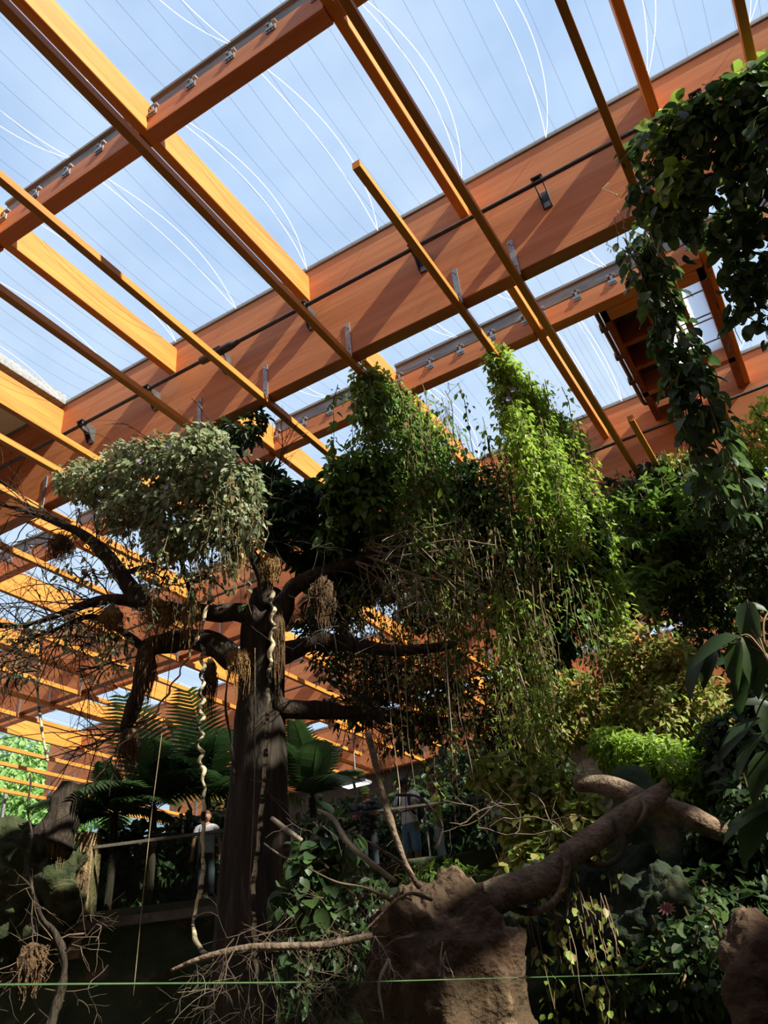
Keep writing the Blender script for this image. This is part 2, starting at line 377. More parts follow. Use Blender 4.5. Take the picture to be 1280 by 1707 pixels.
MB().box(wx0-0.05, wx1+0.02, wy0-0.02, wy1+0.02, hz(1.205), hz(1.207)).build('pane', M['opal'], v)
for t in (0.22, 0.50, 0.56, 0.83):
    yy = wy0+(wy1-wy0)*t
    MB().tube([(wx0, yy, hz(1.198)), (wx1, yy, hz(1.198))], 0.016, 6).build('bar', M['steel'], v)
mb = MB(); yy = wy0+(wy1-wy0)*0.36; zz = hz(1.197)
for k in range(4): mb.tube([(wx0+0.28+0.09*k, yy-0.12, zz), (wx0+0.33+0.09*(k % 3), yy+0.12, zz)], 0.014, 5)
mb.tube([(wx0+0.25, yy-0.12, zz), (wx0+0.58, yy-0.12, zz)], 0.014, 5).tube([(wx0+0.25, yy+0.12, zz), (wx0+0.58, yy+0.12, zz)], 0.014, 5)
mb.build('opener', M['steel'], v)
# black conduit beside the vent
c = empty('cable_conduit', (-0.163*H, SY[2], hz(1.2)), 'black conduit with rings running beside the roof vent', 'conduit')
cx, cz = -0.163*H, hz(1.225)
pp = spline([(cx-0.16, vy0+0.0, cz+0.02), (cx-0.20, vy0+0.10, cz-0.06), (cx-0.10, vy0+0.16, cz-0.10), (cx, vy0+0.06, cz)], 4)
MB().tube(pp, 0.022, 6).build('hook_pipe', M['pipe'], c, True)
MB().tube([(cx, vy0, cz), (cx, vy1-0.25, cz)], 0.05, 8).tube(spline([(cx, vy1-0.27, cz), (cx+0.02, vy1-0.10, cz-0.02), (cx+0.10, vy1-0.05, cz), (cx+0.14, vy1-0.08, cz+0.05)], 4), 0.05, 8).build('tube', M['pipe'], c, True)
for t in (0.03, 0.25, 0.5, 0.74): MB().box(cx-0.075, cx+0.075, vy0+(vy1-vy0)*t-0.06, vy0+(vy1-vy0)*t+0.06, cz-0.065, cz+0.065).box(cx, cx+0.16, vy0+(vy1-vy0)*t-0.015, vy0+(vy1-vy0)*t+0.015, cz-0.015, cz+0.015).build('clamp', M['pipe'], c)
# ================================================================== ground, walls, rock
from mathutils import noise as mnoise
M['soil'] = noisy('dark_soil', (0.06, 0.042, 0.026), (0.13, 0.092, 0.058), 1.5, rough=0.95, bump=0.5)
M['wall_dark'] = noisy('end_wall', (0.05, 0.04, 0.03), (0.09, 0.07, 0.05), 0.8, rough=0.9)
M['paving'] = noisy('pale_paving', (0.13, 0.115, 0.095), (0.20, 0.18, 0.15), 2.0, rough=0.9, bump=0.1)
M['rock_moss'] = noisy('dark_moss_rock', (0.024, 0.034, 0.012), (0.12, 0.085, 0.042), 2.2, rough=0.95, bump=1.0, c3=(0.05, 0.055, 0.02), bscale=12)
M['wall'] = noisy('hall_wall', (0.20, 0.175, 0.14), (0.28, 0.25, 0.20), 0.8, rough=0.9, bump=0.2)
M['rock'] = noisy('mossy_rock', (0.022, 0.042, 0.018), (0.15, 0.105, 0.055), 1.3, rough=0.95, bump=0.9, c3=(0.05, 0.062, 0.03), bscale=9)
M['rock_brown'] = noisy('brown_rock', (0.17, 0.11, 0.055), (0.36, 0.24, 0.12), 2.5, rough=0.95, bump=0.9, bscale=14)
M['rock_green'] = noisy('green_rock', (0.008, 0.016, 0.008), (0.045, 0.045, 0.022), 3.0, rough=0.95, bump=1.0, c3=(0.018, 0.028, 0.012), bscale=9)
M['earth'] = noisy('root_earth', (0.060, 0.036, 0.020), (0.18, 0.112, 0.065), 3.2, rough=1.0, bump=1.0, bscale=16, c3=(0.08, 0.05, 0.028))
M['concrete'] = noisy('grey_sill', (0.10, 0.085, 0.065), (0.17, 0.145, 0.11), 4, rough=0.9, bump=0.2)
M['bark'] = noisy('dark_bark', (0.022, 0.016, 0.011), (0.075, 0.052, 0.034), 3.0, (5, 5, 0.5), 0.95, 0.8, bscale=10)
M['bark_log'] = noisy('log_bark', (0.09, 0.062, 0.040), (0.25, 0.175, 0.115), 6.0, (1, 1, 1), 0.95, 0.9, bscale=22)
M['twig'] = noisy('dry_twig', (0.075, 0.052, 0.034), (0.19, 0.135, 0.085), 4.0, rough=0.9)
M['twig_dark'] = noisy('dark_twig', (0.028, 0.02, 0.014), (0.075, 0.054, 0.038), 4.0, rough=0.9)
M['twig_pale'] = noisy('bleached_twig', (0.20, 0.155, 0.105), (0.42, 0.34, 0.24), 4.0, rough=0.9)
M['liana'] = noisy('banded_liana', (0.025, 0.018, 0.012), (0.55, 0.45, 0.27), 9.0, (0.3, 0.3, 1.0), 0.9, lo=0.44, hi=0.52)
M['stem'] = noisy('vine_stem', (0.07, 0.055, 0.025), (0.17, 0.12, 0.055), 5.0, rough=0.9)
def fbm(p, s, o=4): return mnoise.fractal(Vector(p)*s, 1.0, 2.0, o)
def noise_arr(P, s, o=4): return np.array([fbm(p, s, o) for p in P])
def grid_wall(fn, nu, nv, amp, sc, nrm, two=0.35):
    """fn(s, t) -> point on a face; relief along nrm, closed with a back face"""
    nrm = np.asarray(nrm, float); V = []; F = []
    for j in range(nv+1):
        for i in range(nu+1):
            p = np.asarray(fn(i/nu, j/nv)); V.append(p + nrm*amp*fbm(p, sc))
    k = len(V)
    for j in range(nv+1):
        for i in range(nu+1): V.append(np.asarray(fn(i/nu, j/nv))-nrm*two)
    w = nu+1
    for j in range(nv):
        for i in range(nu):
            a = j*w+i; F.append((a, a+1, a+w+1, a+w)); F.append((k+a+w, k+a+w+1, k+a+1, k+a))
    ring = [i for i in range(w)] + [j*w+nu for j in range(1, nv+1)] + [nv*w+i for i in range(nu-1, -1, -1)] + [j*w for j in range(nv-1, 0, -1)]
    for a, b in zip(ring, ring[1:]+ring[:1]): F.append((b, a, a+k, b+k))
    return V, F
def blob_mesh(c, rad, amp, sc, nu=40, nv=26, seed=0.0, power=1.0):
    c = np.asarray(c, float); V = []; F = []
    for j in range(nv+1):
        th = math.pi*j/nv
        for i in range(nu):
            ph = 2*math.pi*i/nu
            n = np.array([math.sin(th)*math.cos(ph), math.sin(th)*math.sin(ph), math.cos(th)])
            n2 = np.sign(n)*np.abs(n)**power
            p = c + n2*rad
            V.append(p + n*amp*fbm(p+seed, sc, 5))
    for j in range(nv):
        for i in range(nu):
            a, b = j*nu+i, j*nu+(i+1) % nu; F.append((a, a+nu, b+nu, b))
    return V, F
def struct(name, mb, mat, label):
    o = mb.build(name, mat); return tag(o, label, kind='structure')
struct('floor', MB().box(XL, XR, 2.2, 40, -0.3, 0.0), M['soil'], 'dark planted ground')
struct('floor_bounce', MB().box(XL, XR, -6.5, 2.2, -0.3, 0.0), M['paving'], 'added pale floor out of view, bouncing light upward')  # pale stretch added out of view to bounce light onto the planting
struct('wall_right', MB().box(XR, XR+0.3, -6.5, GY[5]+0.3, 0, z_gb), M['wall'], 'plain hall wall on the right')
struct('wall_near', MB().box(XL, XR, -6.8, -6.5, 0, z_gt), M['wall'], 'plain hall wall behind the viewer')
struct('wall_back', MB().box(XL, XR, GY[5]+GT, GY[5]+GT+0.3, 0, z_gb+1.0), M['wall_dark'], 'dark end wall of the hall')
struct('trim_2', MB().box(XR, XR+0.3, -6.5, GY[5]+0.3, z_gb, z_gt), M['wood_y'], 'timber edge beam over the right wall')
# left end: a glass wall on a low base
wl = struct('wall_left', MB().box(XL-0.3, XL, -6.5, GY[5]+0.3, 0, 3.0), M['wall'], 'low base of the glazed end wall')
wn = empty('window_1', (XL-0.1, 10, 3.0), None, None); wn['kind'] = 'structure'; wn['label'] = 'tall glazing at the far left end of the hall'
yy = -6.0
while yy < GY[5]-2:
    p = MB().box(XL-0.11, XL-0.10, yy, yy+2.9, 3.05, z_gb-0.05).build('pane', M['glass'], wn)
    MB().box(XL-0.16, XL-0.05, yy+2.9, yy+3.0, 3.0, z_gb).build('mullion', M['profile'], wn); yy += 3.0
# the raised visitors' deck behind a rock parapet: a vertical plane through its handrail
ZR = EYE+3.52
RA, RB = atz(150, 1413, ZR), atz(830, 1325, ZR)
RD = (RB-RA)/np.linalg.norm(RB-RA); RN = np.array([RD[1], -RD[0], 0.0])   # RN points to the viewer
if RN @ (np.array([0, 0, 0])-RA) < 0: RN = -RN
def onrail(u, v, off=0.0):
    d = ray(u, v); o = np.array([0, 0, EYE]); q = RA+RN*off
    return o + d*(((q-o)@RN)/(d@RN))
def railpt(s, z, off=0.0): p = RA+RD*s+RN*off; return np.array([p[0], p[1], z])
def rs(u, v): return float((onrail(u, v)-RA)@RD)
ZD = EYE+2.42     # deck level
S0, S1 = rs(150, 1413), rs(830, 1325)
dk = MB()
for (a, b) in ((rs(-80, 1440), S1+9),):
    V = [railpt(a, ZD-0.3, -0.4), railpt(b, ZD-0.3, -0.4), railpt(b, ZD-0.3, -3.2), railpt(a, ZD-0.3, -3.2), railpt(a, ZD, -0.4), railpt(b, ZD, -0.4), railpt(b, ZD, -3.2), railpt(a, ZD, -3.2)]
    dk.add(V, [(0,1,2,3), (7,6,5,4), (0,4,5,1), (1,5,6,2), (2,6,7,3), (3,7,4,0)])
tag(dk.build('floor_deck', M['paving']), 'raised visitor deck behind the rock', kind='structure')
# rock wall below the window and the parapet
zs = float(onrail(262, 1522)[2])
V, F = grid_wall(lambda s, t: railpt(rs(-120, 1440)+s*(S1+9-rs(-120, 1440)), 0+t*(zs-0.06), 0.0), 120, 26, 0.28, 0.9, RN, 0.5)
w = link('wall_rock', mesh_data('wall_rock', V, F, M['rock'], True)); tag(w, 'mossy rock wall below the deck window', kind='structure')
# brown rock pillar and green rock shoulder left of the window
V, F = grid_wall(lambda s, t: railpt(rs(86, 1470)+s*(rs(146, 1470)-rs(86, 1470)), zs-0.6+t*(onrail(110, 1392)[2]-zs+0.6), 0.05), 30, 50, 0.12, 2.6, RN, 0.5)
o = link('rock_pillar', mesh_data('rock_pillar', V, F, M['rock_brown'], True)); tag(o, 'sunlit brown rock pillar at the left edge of the deck window', 'rock')
V, F = blob_mesh(onrail(35, 1490, 0.0), (1.45, 0.6, 1.15), 0.55, 1.5, 110, 80, seed=3.0, power=0.85)
o = link('mossy_boulder', mesh_data('mossy_boulder', V, F, M['rock_moss'], True)); tag(o, 'green mossy rock shoulder at the lower left, beside the brown pillar', 'rock')
# deck window: glass in a grey frame
wn = empty('window_2', tuple(onrail(262, 1522)), None, None); wn['kind'] = 'structure'; wn['label'] = 'long glass panel in the rock wall, with palms behind it'
sa, sb = rs(150, 1470), rs(385, 1440)
def railbox(s0, s1, z0, z1, o0, o1):
    V = [railpt(s0, z0, o0), railpt(s1, z0, o0), railpt(s1, z0, o1), railpt(s0, z0, o1), railpt(s0, z1, o0), railpt(s1, z1, o0), railpt(s1, z1, o1), railpt(s0, z1, o1)]
    return MB().add(V, [(3,2,1,0), (4,5,6,7), (0,1,5,4), (1,2,6,5), (2,3,7,6), (3,0,4,7)])
railbox(sa, sb, zs, ZR-0.03, -0.02, 0.0).build('pane', M['glass'], wn)
railbox(sa-0.08, sb, zs-0.16, zs, -0.15, 0.14).build('sill', M['concrete'], wn)
railbox(sa-0.10, sa, zs, ZR, -0.10, 0.08).build('jamb', M['rock_brown'], wn)
railbox(sa, sb, ZR-0.035, ZR+0.02, -0.05, 0.03).build('top_rail', M['concrete'], wn)
# handrail of the open deck at right
M['rail'] = noisy('dull_rail', (0.07, 0.065, 0.055), (0.12, 0.11, 0.095), 6, rough=0.7)
hr = empty('deck_railing', tuple(railpt(S1*0.6, ZD, -0.1)), 'grey handrail and glass balustrade in front of the visitors', 'railing')
railbox(sb+0.05, S1+4, ZR-0.02, ZR+0.02, -0.06, -0.01).build('handrail', M['rail'], hr)
n = 5
for k in range(n):
    a = sb+0.3+(S1+3.6-sb)*k/n; b = sb+0.2+(S1+3.6-sb)*(k+1)/n
    if k > 1: railbox(a, b, ZD+0.05, ZR-0.06, -0.05, -0.04).build('glass_panel', M['glass'], hr)
    railbox(a-0.06, a-0.035, ZD-0.1, ZR-0.03, -0.07, -0.03).build('post', M['rail'], hr)
# parapet rock under the railing
V, F = grid_wall(lambda s, t: railpt(sb+s*(S1+8-sb), zs-0.3+t*(ZD-zs+0.45), 0.12), 60, 10, 0.25, 1.3, RN, 0.5)
o = link('rock_parapet', mesh_data('rock_parapet', V, F, M['rock'], True)); tag(o, 'dark rock edge under the visitors\' railing', 'rock')
# near glass barrier with a green edge
b1, b2, b3 = atz(-160, 1641, EYE+0.18), atz(600, 1636, EYE+0.18), atz(1290, 1618, EYE+0.18)
gb = empty('glass_barrier', (b2[0], b2[1], 0), 'clear glass barrier close to the viewer, its greenish top edge crossing the bottom', 'barrier')
M['glass_edge'] = noisy('green_glass_edge', (0.04, 0.09, 0.035), (0.09, 0.16, 0.07), 3, rough=0.3)
M['glass_clear'] = glass_mat('barrier_glass', (0.93, 0.96, 0.94))
for p, q in ((b1, b2), (b2, b3)):
    d = (q-p); d /= np.linalg.norm(d); nn = np.array([d[1], -d[0], 0])*0.008; p = p+d*0.006; q = q-d*0.006
    V = []
    for z in (0.0, p[2]-0.004, p[2]):
        for e in (p-nn, q-nn, q+nn, p+nn): V.append((e[0], e[1], z))
    pn = link('pane', mesh_data('pane', V[:8], [(3,2,1,0), (0,1,5,4), (1,2,6,5), (2,3,7,6), (3,0,4,7)], M['glass_clear']), gb)
    link('polished_edge', mesh_data('polished_edge', V[4:], [(0,1,5,4), (1,2,6,5), (2,3,7,6), (3,0,4,7), (4,5,6,7), (3,2,1,0)], M['glass_edge']), gb)
# ================================================================== leaves and vines
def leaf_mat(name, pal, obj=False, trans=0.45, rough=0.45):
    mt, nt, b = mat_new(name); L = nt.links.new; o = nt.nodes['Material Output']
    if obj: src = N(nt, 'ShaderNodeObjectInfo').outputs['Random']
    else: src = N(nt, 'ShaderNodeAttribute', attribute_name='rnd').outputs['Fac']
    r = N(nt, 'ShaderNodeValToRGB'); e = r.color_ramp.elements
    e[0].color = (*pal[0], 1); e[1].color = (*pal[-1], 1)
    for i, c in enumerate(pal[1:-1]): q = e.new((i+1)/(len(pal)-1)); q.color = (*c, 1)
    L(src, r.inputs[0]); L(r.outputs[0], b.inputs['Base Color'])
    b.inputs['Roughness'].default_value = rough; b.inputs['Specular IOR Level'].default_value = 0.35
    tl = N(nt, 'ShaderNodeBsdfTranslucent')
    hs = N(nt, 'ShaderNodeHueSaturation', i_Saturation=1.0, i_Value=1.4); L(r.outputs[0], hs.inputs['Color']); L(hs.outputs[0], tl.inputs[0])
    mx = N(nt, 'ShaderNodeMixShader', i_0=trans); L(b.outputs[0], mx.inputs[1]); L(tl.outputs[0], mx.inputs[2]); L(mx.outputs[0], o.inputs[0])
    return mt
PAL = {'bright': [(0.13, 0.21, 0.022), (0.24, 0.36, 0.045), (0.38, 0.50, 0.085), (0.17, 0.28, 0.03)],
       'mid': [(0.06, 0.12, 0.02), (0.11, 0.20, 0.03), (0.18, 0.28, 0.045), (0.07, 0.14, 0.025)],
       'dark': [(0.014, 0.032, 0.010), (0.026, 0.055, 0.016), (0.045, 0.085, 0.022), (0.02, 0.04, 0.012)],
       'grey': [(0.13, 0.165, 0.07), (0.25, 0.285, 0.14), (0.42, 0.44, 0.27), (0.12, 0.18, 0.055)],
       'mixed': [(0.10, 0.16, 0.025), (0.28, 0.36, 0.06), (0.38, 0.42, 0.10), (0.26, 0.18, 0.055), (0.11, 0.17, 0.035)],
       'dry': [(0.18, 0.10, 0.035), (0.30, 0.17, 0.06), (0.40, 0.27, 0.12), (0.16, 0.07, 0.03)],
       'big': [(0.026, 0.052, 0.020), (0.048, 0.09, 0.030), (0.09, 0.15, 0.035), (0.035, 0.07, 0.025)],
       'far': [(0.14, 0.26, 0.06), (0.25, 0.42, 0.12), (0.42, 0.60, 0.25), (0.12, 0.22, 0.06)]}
LM = {k: leaf_mat('leaf_'+k, v) for k, v in PAL.items()}
LMO = {k: leaf_mat('single_leaf_'+k, v, True) for k, v in PAL.items()}
def T_ovate(w=0.30, fold=0.10, droop=0.12):
    V = [(0,0,0), (-w*0.85,0.28,fold), (-w*0.75,0.66,fold*0.7-droop*0.3), (0,1,-droop), (w*0.75,0.66,fold*0.7-droop*0.3), (w*0.85,0.28,fold)]
    return np.array(V), [(0,3,2,1), (0,5,4,3)]
def T_ivy():
    V = [(0,0,0), (-0.36,0.06,0.05), (-0.24,0.40,0.05), (-0.13,0.60,0.02), (0,1,-0.1), (0.13,0.60,0.02), (0.24,0.40,0.05), (0.36,0.06,0.05)]
    return np.array(V), [(0,4,3,2), (0,2,1), (0,6,5,4), (0,7,6)]
def T_big(w=0.30, droop=0.25):
    V = []; ys = [0, 0.18, 0.42, 0.68, 0.88, 1.0]; ws = [0.02, 0.72, 1.0, 0.85, 0.42, 0.0]
    for y, q in zip(ys, ws):
        z = -droop*y*y
        V += [(-w*q, y, z+0.10*q), (0, y, z), (w*q, y, z+0.10*q)]
    F = []
    for i in range(5):
        a = 3*i; F += [(a, a+1, a+4, a+3), (a+1, a+2, a+5, a+4)]
    return np.array(V), F
def T_palmate(n=5, w=0.15):
    V = []; F = []
    for k in range(n):
        a = (k-(n-1)/2)*math.radians(46 if n <= 5 else 26); l = 1.0-0.08*abs(k-(n-1)/2)
        c, s = math.cos(a), math.sin(a); b = len(V)
        for x, y, z in ((0,0,0), (-w,0.45,0.05), (-w*0.6,0.8,-0.02), (0,1,-0.14), (w*0.6,0.8,-0.02), (w,0.45,0.05)):
            V.append((x*c+y*l*s, -x*s+y*l*c, z))
        F += [(b,b+3,b+2,b+1), (b,b+5,b+4,b+3)]
    return np.array(V), F
TEMPL = {'ovate': T_ovate(), 'round': T_ovate(0.42, 0.06, 0.08), 'long': T_ovate(0.15, 0.06, 0.2), 'ivy': T_ivy(), 'big': T_big(), 'biground': T_big(0.36, 0.18), 'biglong': T_big(0.20, 0.35), 'palmate': T_palmate(), 'fan': T_palmate(9, 0.09)}
def frames(D, Nn):
    D = D/(np.linalg.norm(D, axis=1, keepdims=True)+1e-9)
    X = np.cross(D, Nn); X /= (np.linalg.norm(X, axis=1, keepdims=True)+1e-9)
    return X, D, np.cross(X, D)
def leaf_mesh(name, tmpl, P, D, Nn, size, mat, rnd):
    V0, F0 = TEMPL[tmpl]; k = len(V0); n = len(P)
    X, Y, Z = frames(D, Nn)
    V = P[:, None, :] + size[:, None, None]*(V0[None, :, 0:1]*X[:, None] + V0[None, :, 1:2]*Y[:, None] + V0[None, :, 2:3]*Z[:, None])
    V = V.reshape(-1, 3)
    me = bpy.data.meshes.new(name)
    cnt = np.array([len(f) for f in F0]); flat = np.concatenate([np.array(f) for f in F0])
    me.vertices.add(n*k); me.vertices.foreach_set('co', V.astype(np.float32).ravel())
    li = (flat[None, :]+(np.arange(n)*k)[:, None]).ravel(); me.loops.add(len(li)); me.loops.foreach_set('vertex_index', li.astype(np.int32))
    tot = np.tile(cnt, n); st = np.concatenate([[0], np.cumsum(tot)[:-1]])
    me.polygons.add(len(tot)); me.polygons.foreach_set('loop_start', st.astype(np.int32))
    me.update(calc_edges=True)
    a = me.attributes.new('rnd', 'FLOAT', 'POINT'); a.data.foreach_set('value', np.repeat(rnd, k).astype(np.float32))
    me.materials.append(mat)
    return me
_lm = {}
def put_leaves(root, tmpl, P, D, Nn, size, pal, n_obj, leafname='leaf'):
    """the leaves that show largest become objects of their own, the rest one stuff mesh"""
    n = len(P); n_obj = min(n_obj, n)
    app = size/np.linalg.norm(P-np.array([0, 0, EYE]), axis=1)
    app = app*(1+0.25*RNG.random(n))
    order = np.argsort(-app); big, rest = order[:n_obj], order[n_obj:]
    key = (tmpl, pal)
    if key not in _lm: _lm[key] = mesh_data(leafname, *TEMPL[tmpl], LMO[pal], 'big' in tmpl)
    X, Y, Z = frames(D[big], Nn[big]); inv = Matrix.Translation(root.location).inverted()
    for j, i in enumerate(big):
        o = bpy.data.objects.new(leafname, _lm[key]); COL.objects.link(o); o.parent = root; o.matrix_parent_inverse = inv
        s = float(size[i]); m = Matrix.Identity(4)
        for a in range(3): m[a][0] = X[j][a]*s; m[a][1] = Y[j][a]*s; m[a][2] = Z[j][a]*s; m[a][3] = P[i][a]
        o.matrix_basis = m
    if len(rest):
        me = leaf_mesh('foliage', tmpl, P[rest], D[rest], Nn[rest], size[rest], LM[pal], RNG.random(len(rest)))
        o = link('foliage', me, root); o['kind'] = 'stuff'
def rnd3(n): v = RNG.normal(size=(n, 3)); return v/np.linalg.norm(v, axis=1, keepdims=True)
def strand(top, length, sway=0.12, lean=(0, 0), seg=0.35):
    n = max(4, int(length/seg)); z = np.linspace(0, length, n+1)
    w = np.cumsum(RNG.normal(size=(n+1, 2))*sway*0.35, axis=0); w -= w[0]
    P = np.zeros((n+1, 3)); P[:, 0] = top[0]+w[:, 0]+lean[0]*z; P[:, 1] = top[1]+w[:, 1]+lean[1]*z; P[:, 2] = top[2]-z
    return P
def along(P, step):
    seg = np.linalg.norm(np.diff(P, axis=0), axis=1); L = np.concatenate([[0], np.cumsum(seg)])
    n = max(2, int(L[-1]/step)); t = np.sort(RNG.random(n)*L[-1])
    Q = np.stack([np.interp(t, L, P[:, k]) for k in range(3)], 1); return Q, t/L[-1]
SUNV = -np.array(SUN_DIR)
def vine(name, label, strands, leaf, step, size, pal, n_obj, spread=0.06, stem=0.008, group='hanging climbers', cat='vine', stem_mat='stem', up=0.55, dry=0.0, base=None, n_stem=None):
    allP = np.concatenate(strands); b = base if base is not None else allP[np.argmax(allP[:, 2])]
    root = empty(name, tuple(b), label, cat, group)
    mb = MB()
    for s in (strands if n_stem is None else strands[:n_stem]): mb.tube(s, np.linspace(stem, stem*0.5, len(s)), 3, False)
    if len(strands) > 40 or True:
        o = mb.build('stems', M[stem_mat], root); o['kind'] = 'stuff'
    Ps = []
    for s in strands: q, t = along(s, step); Ps.append(q)
    P = np.concatenate(Ps); n = len(P)
    out = rnd3(n); out[:, 2] *= 0.4
    P = P + out*spread*(RNG.random(n)[:, None]+0.2)
    D = out*0.8 + np.array([0, 0, -0.75]) + 0.3*rnd3(n)
    Nn = np.array([0, 0, up]) + 0.5*out + SUNV*0.35 + 0.45*rnd3(n)
    sz = size[0]+(size[1]-size[0])*RNG.random(n)**1.4
    if dry > 0:
        k = RNG.random(n) < dry
        if k.any(): put_leaves(root, leaf, P[k], D[k], Nn[k], sz[k], 'dry', min(30, n_obj//6), 'dry_leaf')
        P, D, Nn, sz = P[~k], D[~k], Nn[~k], sz[~k]
    put_leaves(root, leaf, P, D, Nn, sz, pal, n_obj)
    return root
def on_blobs(blobs, n, shell=0.55):
    """points in the outer shell of ellipsoids (centre, radii); returns positions, outward normals"""
    vol = np.array([r[0]*r[1]*r[2] for c, r in blobs])**0.67; cnt = np.maximum(8, (n*vol/vol.sum()).astype(int))
    Ps, Ns = [], []
    for (c, r), k in zip(blobs, cnt):
        d = rnd3(k); q = shell+(1-shell)*RNG.random(k)**0.6
        lump = 1+0.16*np.sin(d[:, 0]*7+c[0]*3)*np.sin(d[:, 1]*6+c[2]*5)+0.10*np.sin(d[:, 2]*9+c[1]*2)
        Ps.append(np.asarray(c)+d*np.asarray(r)*(q*lump)[:, None]); Ns.append(d/np.asarray(r))
    N_ = np.concatenate(Ns); N_ /= np.linalg.norm(N_, axis=1, keepdims=True)
    return np.concatenate(Ps), N_
def bush(name, label, blobs, n, leaf, size, pal, n_obj, cat='climber', group=None, base=None, trunk=True, shell=0.5, dry=0.0, stem_mat='stem', n_st=30):
    cs = np.array([c for c, r in blobs])
    b = base if base is not None else (cs.mean(0)[0], cs.mean(0)[1], min(c[2]-r[2] for c, r in blobs))
    root = empty(name, tuple(b), label, cat, group)
    mb = MB()
    for c, r in blobs:
        for k in range(max(3, int(n_st/len(blobs)))):
            d = rnd3(1)[0]; p0 = np.asarray(c)+d*np.asarray(r)*0.2; p1 = np.asarray(c)+rnd3(1)[0]*np.asarray(r)*0.95
            mid = (p0+p1)/2+rnd3(1)[0]*0.2*min(r); mb.tube(spline([p0, mid, p1], 4), 0.012, 4, False)
    o = mb.build('stems', M[stem_mat], root); o['kind'] = 'stuff'
    P, O = on_blobs(blobs, n, shell); n = len(P)
    D = O*0.5 + np.array([0, 0, -0.6]) + 0.55*rnd3(n)
    Nn = O*0.6 + np.array([0, 0, 0.5]) + SUNV*0.25 + 0.45*rnd3(n)
    sz = size[0]+(size[1]-size[0])*RNG.random(n)**1.4
    if dry > 0:
        k = RNG.random(n) < dry
        put_leaves(root, leaf, P[k], D[k], Nn[k], sz[k], 'dry', min(30, n_obj//6), 'dry_leaf')
        P, D, Nn, sz = P[~k], D[~k], Nn[~k], sz[~k]
    put_leaves(root, leaf, P, D, Nn, sz, pal, n_obj)
    return root
def bl(u, v, y, du, dv, dy):
    """ellipsoid seen at (u, v) at depth y, half sizes du, dv in survey pixels, dy in metres"""
    c = aty(u, v, y); k = np.linalg.norm(c-np.array([0, 0, EYE]))/FPX*0.97
    return (c, (du*k, dy, dv*k))
def blr(u, v, r_, du, dv, dy):
    c = atr(u, v, r_); k = np.linalg.norm(c-np.array([0, 0, EYE]))/FPX*0.97
    return (c, (du*k, dy, dv*k))
# ================================================================== the artificial tree
def limb_path(pts, m=5):
    P = spline([aty(u, v, y) for u, v, y, r in pts], m); R = spline([(r, 0, 0) for u, v, y, r in pts], m)[:, 0]*0.80
    return P, R
def knobby(P, R, n=10, amp=0.18, sc=3.0):
    V, F = tube_vf(P, R, n, True); V = np.asarray(V); c = np.repeat(P, n, axis=0); d = V-c
    s = np.array([1+amp*fbm(v, sc, 3) for v in V]); return c+d*s[:, None], F
def grow(mb, p, d, length, rad, depth, wig=0.35, droop=0.0, nchild=3, taper=0.45, sides=4):
    """a crooked twig with side twigs"""
    n = min(max(4, int(length/0.09)), 10); pts = [np.array(p, float)]; d = np.array(d, float); d /= np.linalg.norm(d)
    for i in range(n):
        d = d + RNG.normal(size=3)*wig*0.42; d[2] -= droop*0.15; d /= np.linalg.norm(d); pts.append(pts[-1]+d*length/n)
    mb.tube(pts, np.linspace(rad, rad*taper, n+1), sides if rad > 0.008 else 3, False)
    if depth > 0:
        for k in range(nchild):
            i = 1+int(RNG.random()*n*0.95); i = min(i, n-1)
            q = pts[i+1]-pts[i]; q /= np.linalg.norm(q); s = rnd3(1)[0]; s -= q*(s@q); s /= np.linalg.norm(s)
            grow(mb, pts[i], q*0.6+s*0.8, length*(0.45+0.3*RNG.random()), rad*0.6, depth-1, wig, droop, nchild, taper, sides)
tb = atr(428, 1500, 11.5); TX, TY = tb[0], tb[1]
tree = empty('fig_tree', (TX, TY, 0.0), 'large dark tree with a thick trunk and bare spreading limbs at left', 'tree')
zz = [0.0, atr(420, 1640, 11.5)[2], atr(425, 1500, 11.5)[2], atr(430, 1300, 11.5)[2], atr(437, 1150, 11.5)[2], atr(440, 1050, 11.5)[2], atr(445, 985, 11.5)[2]]
us = [(420, 1640), (420, 1640), (424, 1500), (431, 1300), (437, 1150), (440, 1050), (446, 985)]
P = np.array([[*atr(u, v, 11.5)[:2], z] for (u, v), z in zip(us, zz)]); P[0] = [P[1][0], P[1][1], 0.0]
P = spline(P, 8); R = np.interp(P[:, 2], zz, [0.56, 0.47, 0.44, 0.37, 0.31, 0.30, 0.20])
n = 26; V, F = tube_vf(P, R, n, True); c = np.repeat(P, n, axis=0); d = V-c
ang = np.arctan2(d[:, 1], d[:, 0])
fl = 1+0.07*np.sin(ang*5+0.4)+0.05*np.sin(ang*9+1.0+V[:, 2]*0.3)+np.array([0.10*fbm(v*np.array([1, 1, 0.35]), 3.2, 4) for v in V])
M['trunk'] = noisy('trunk_bark', (0.022, 0.016, 0.011), (0.085, 0.062, 0.040), 2.2, (3, 3, 0.35), 0.95, 0.9, bscale=8, c3=(0.045, 0.034, 0.023))
link('trunk', mesh_data('trunk', c+d*fl[:, None], F, M['trunk'], True), tree)
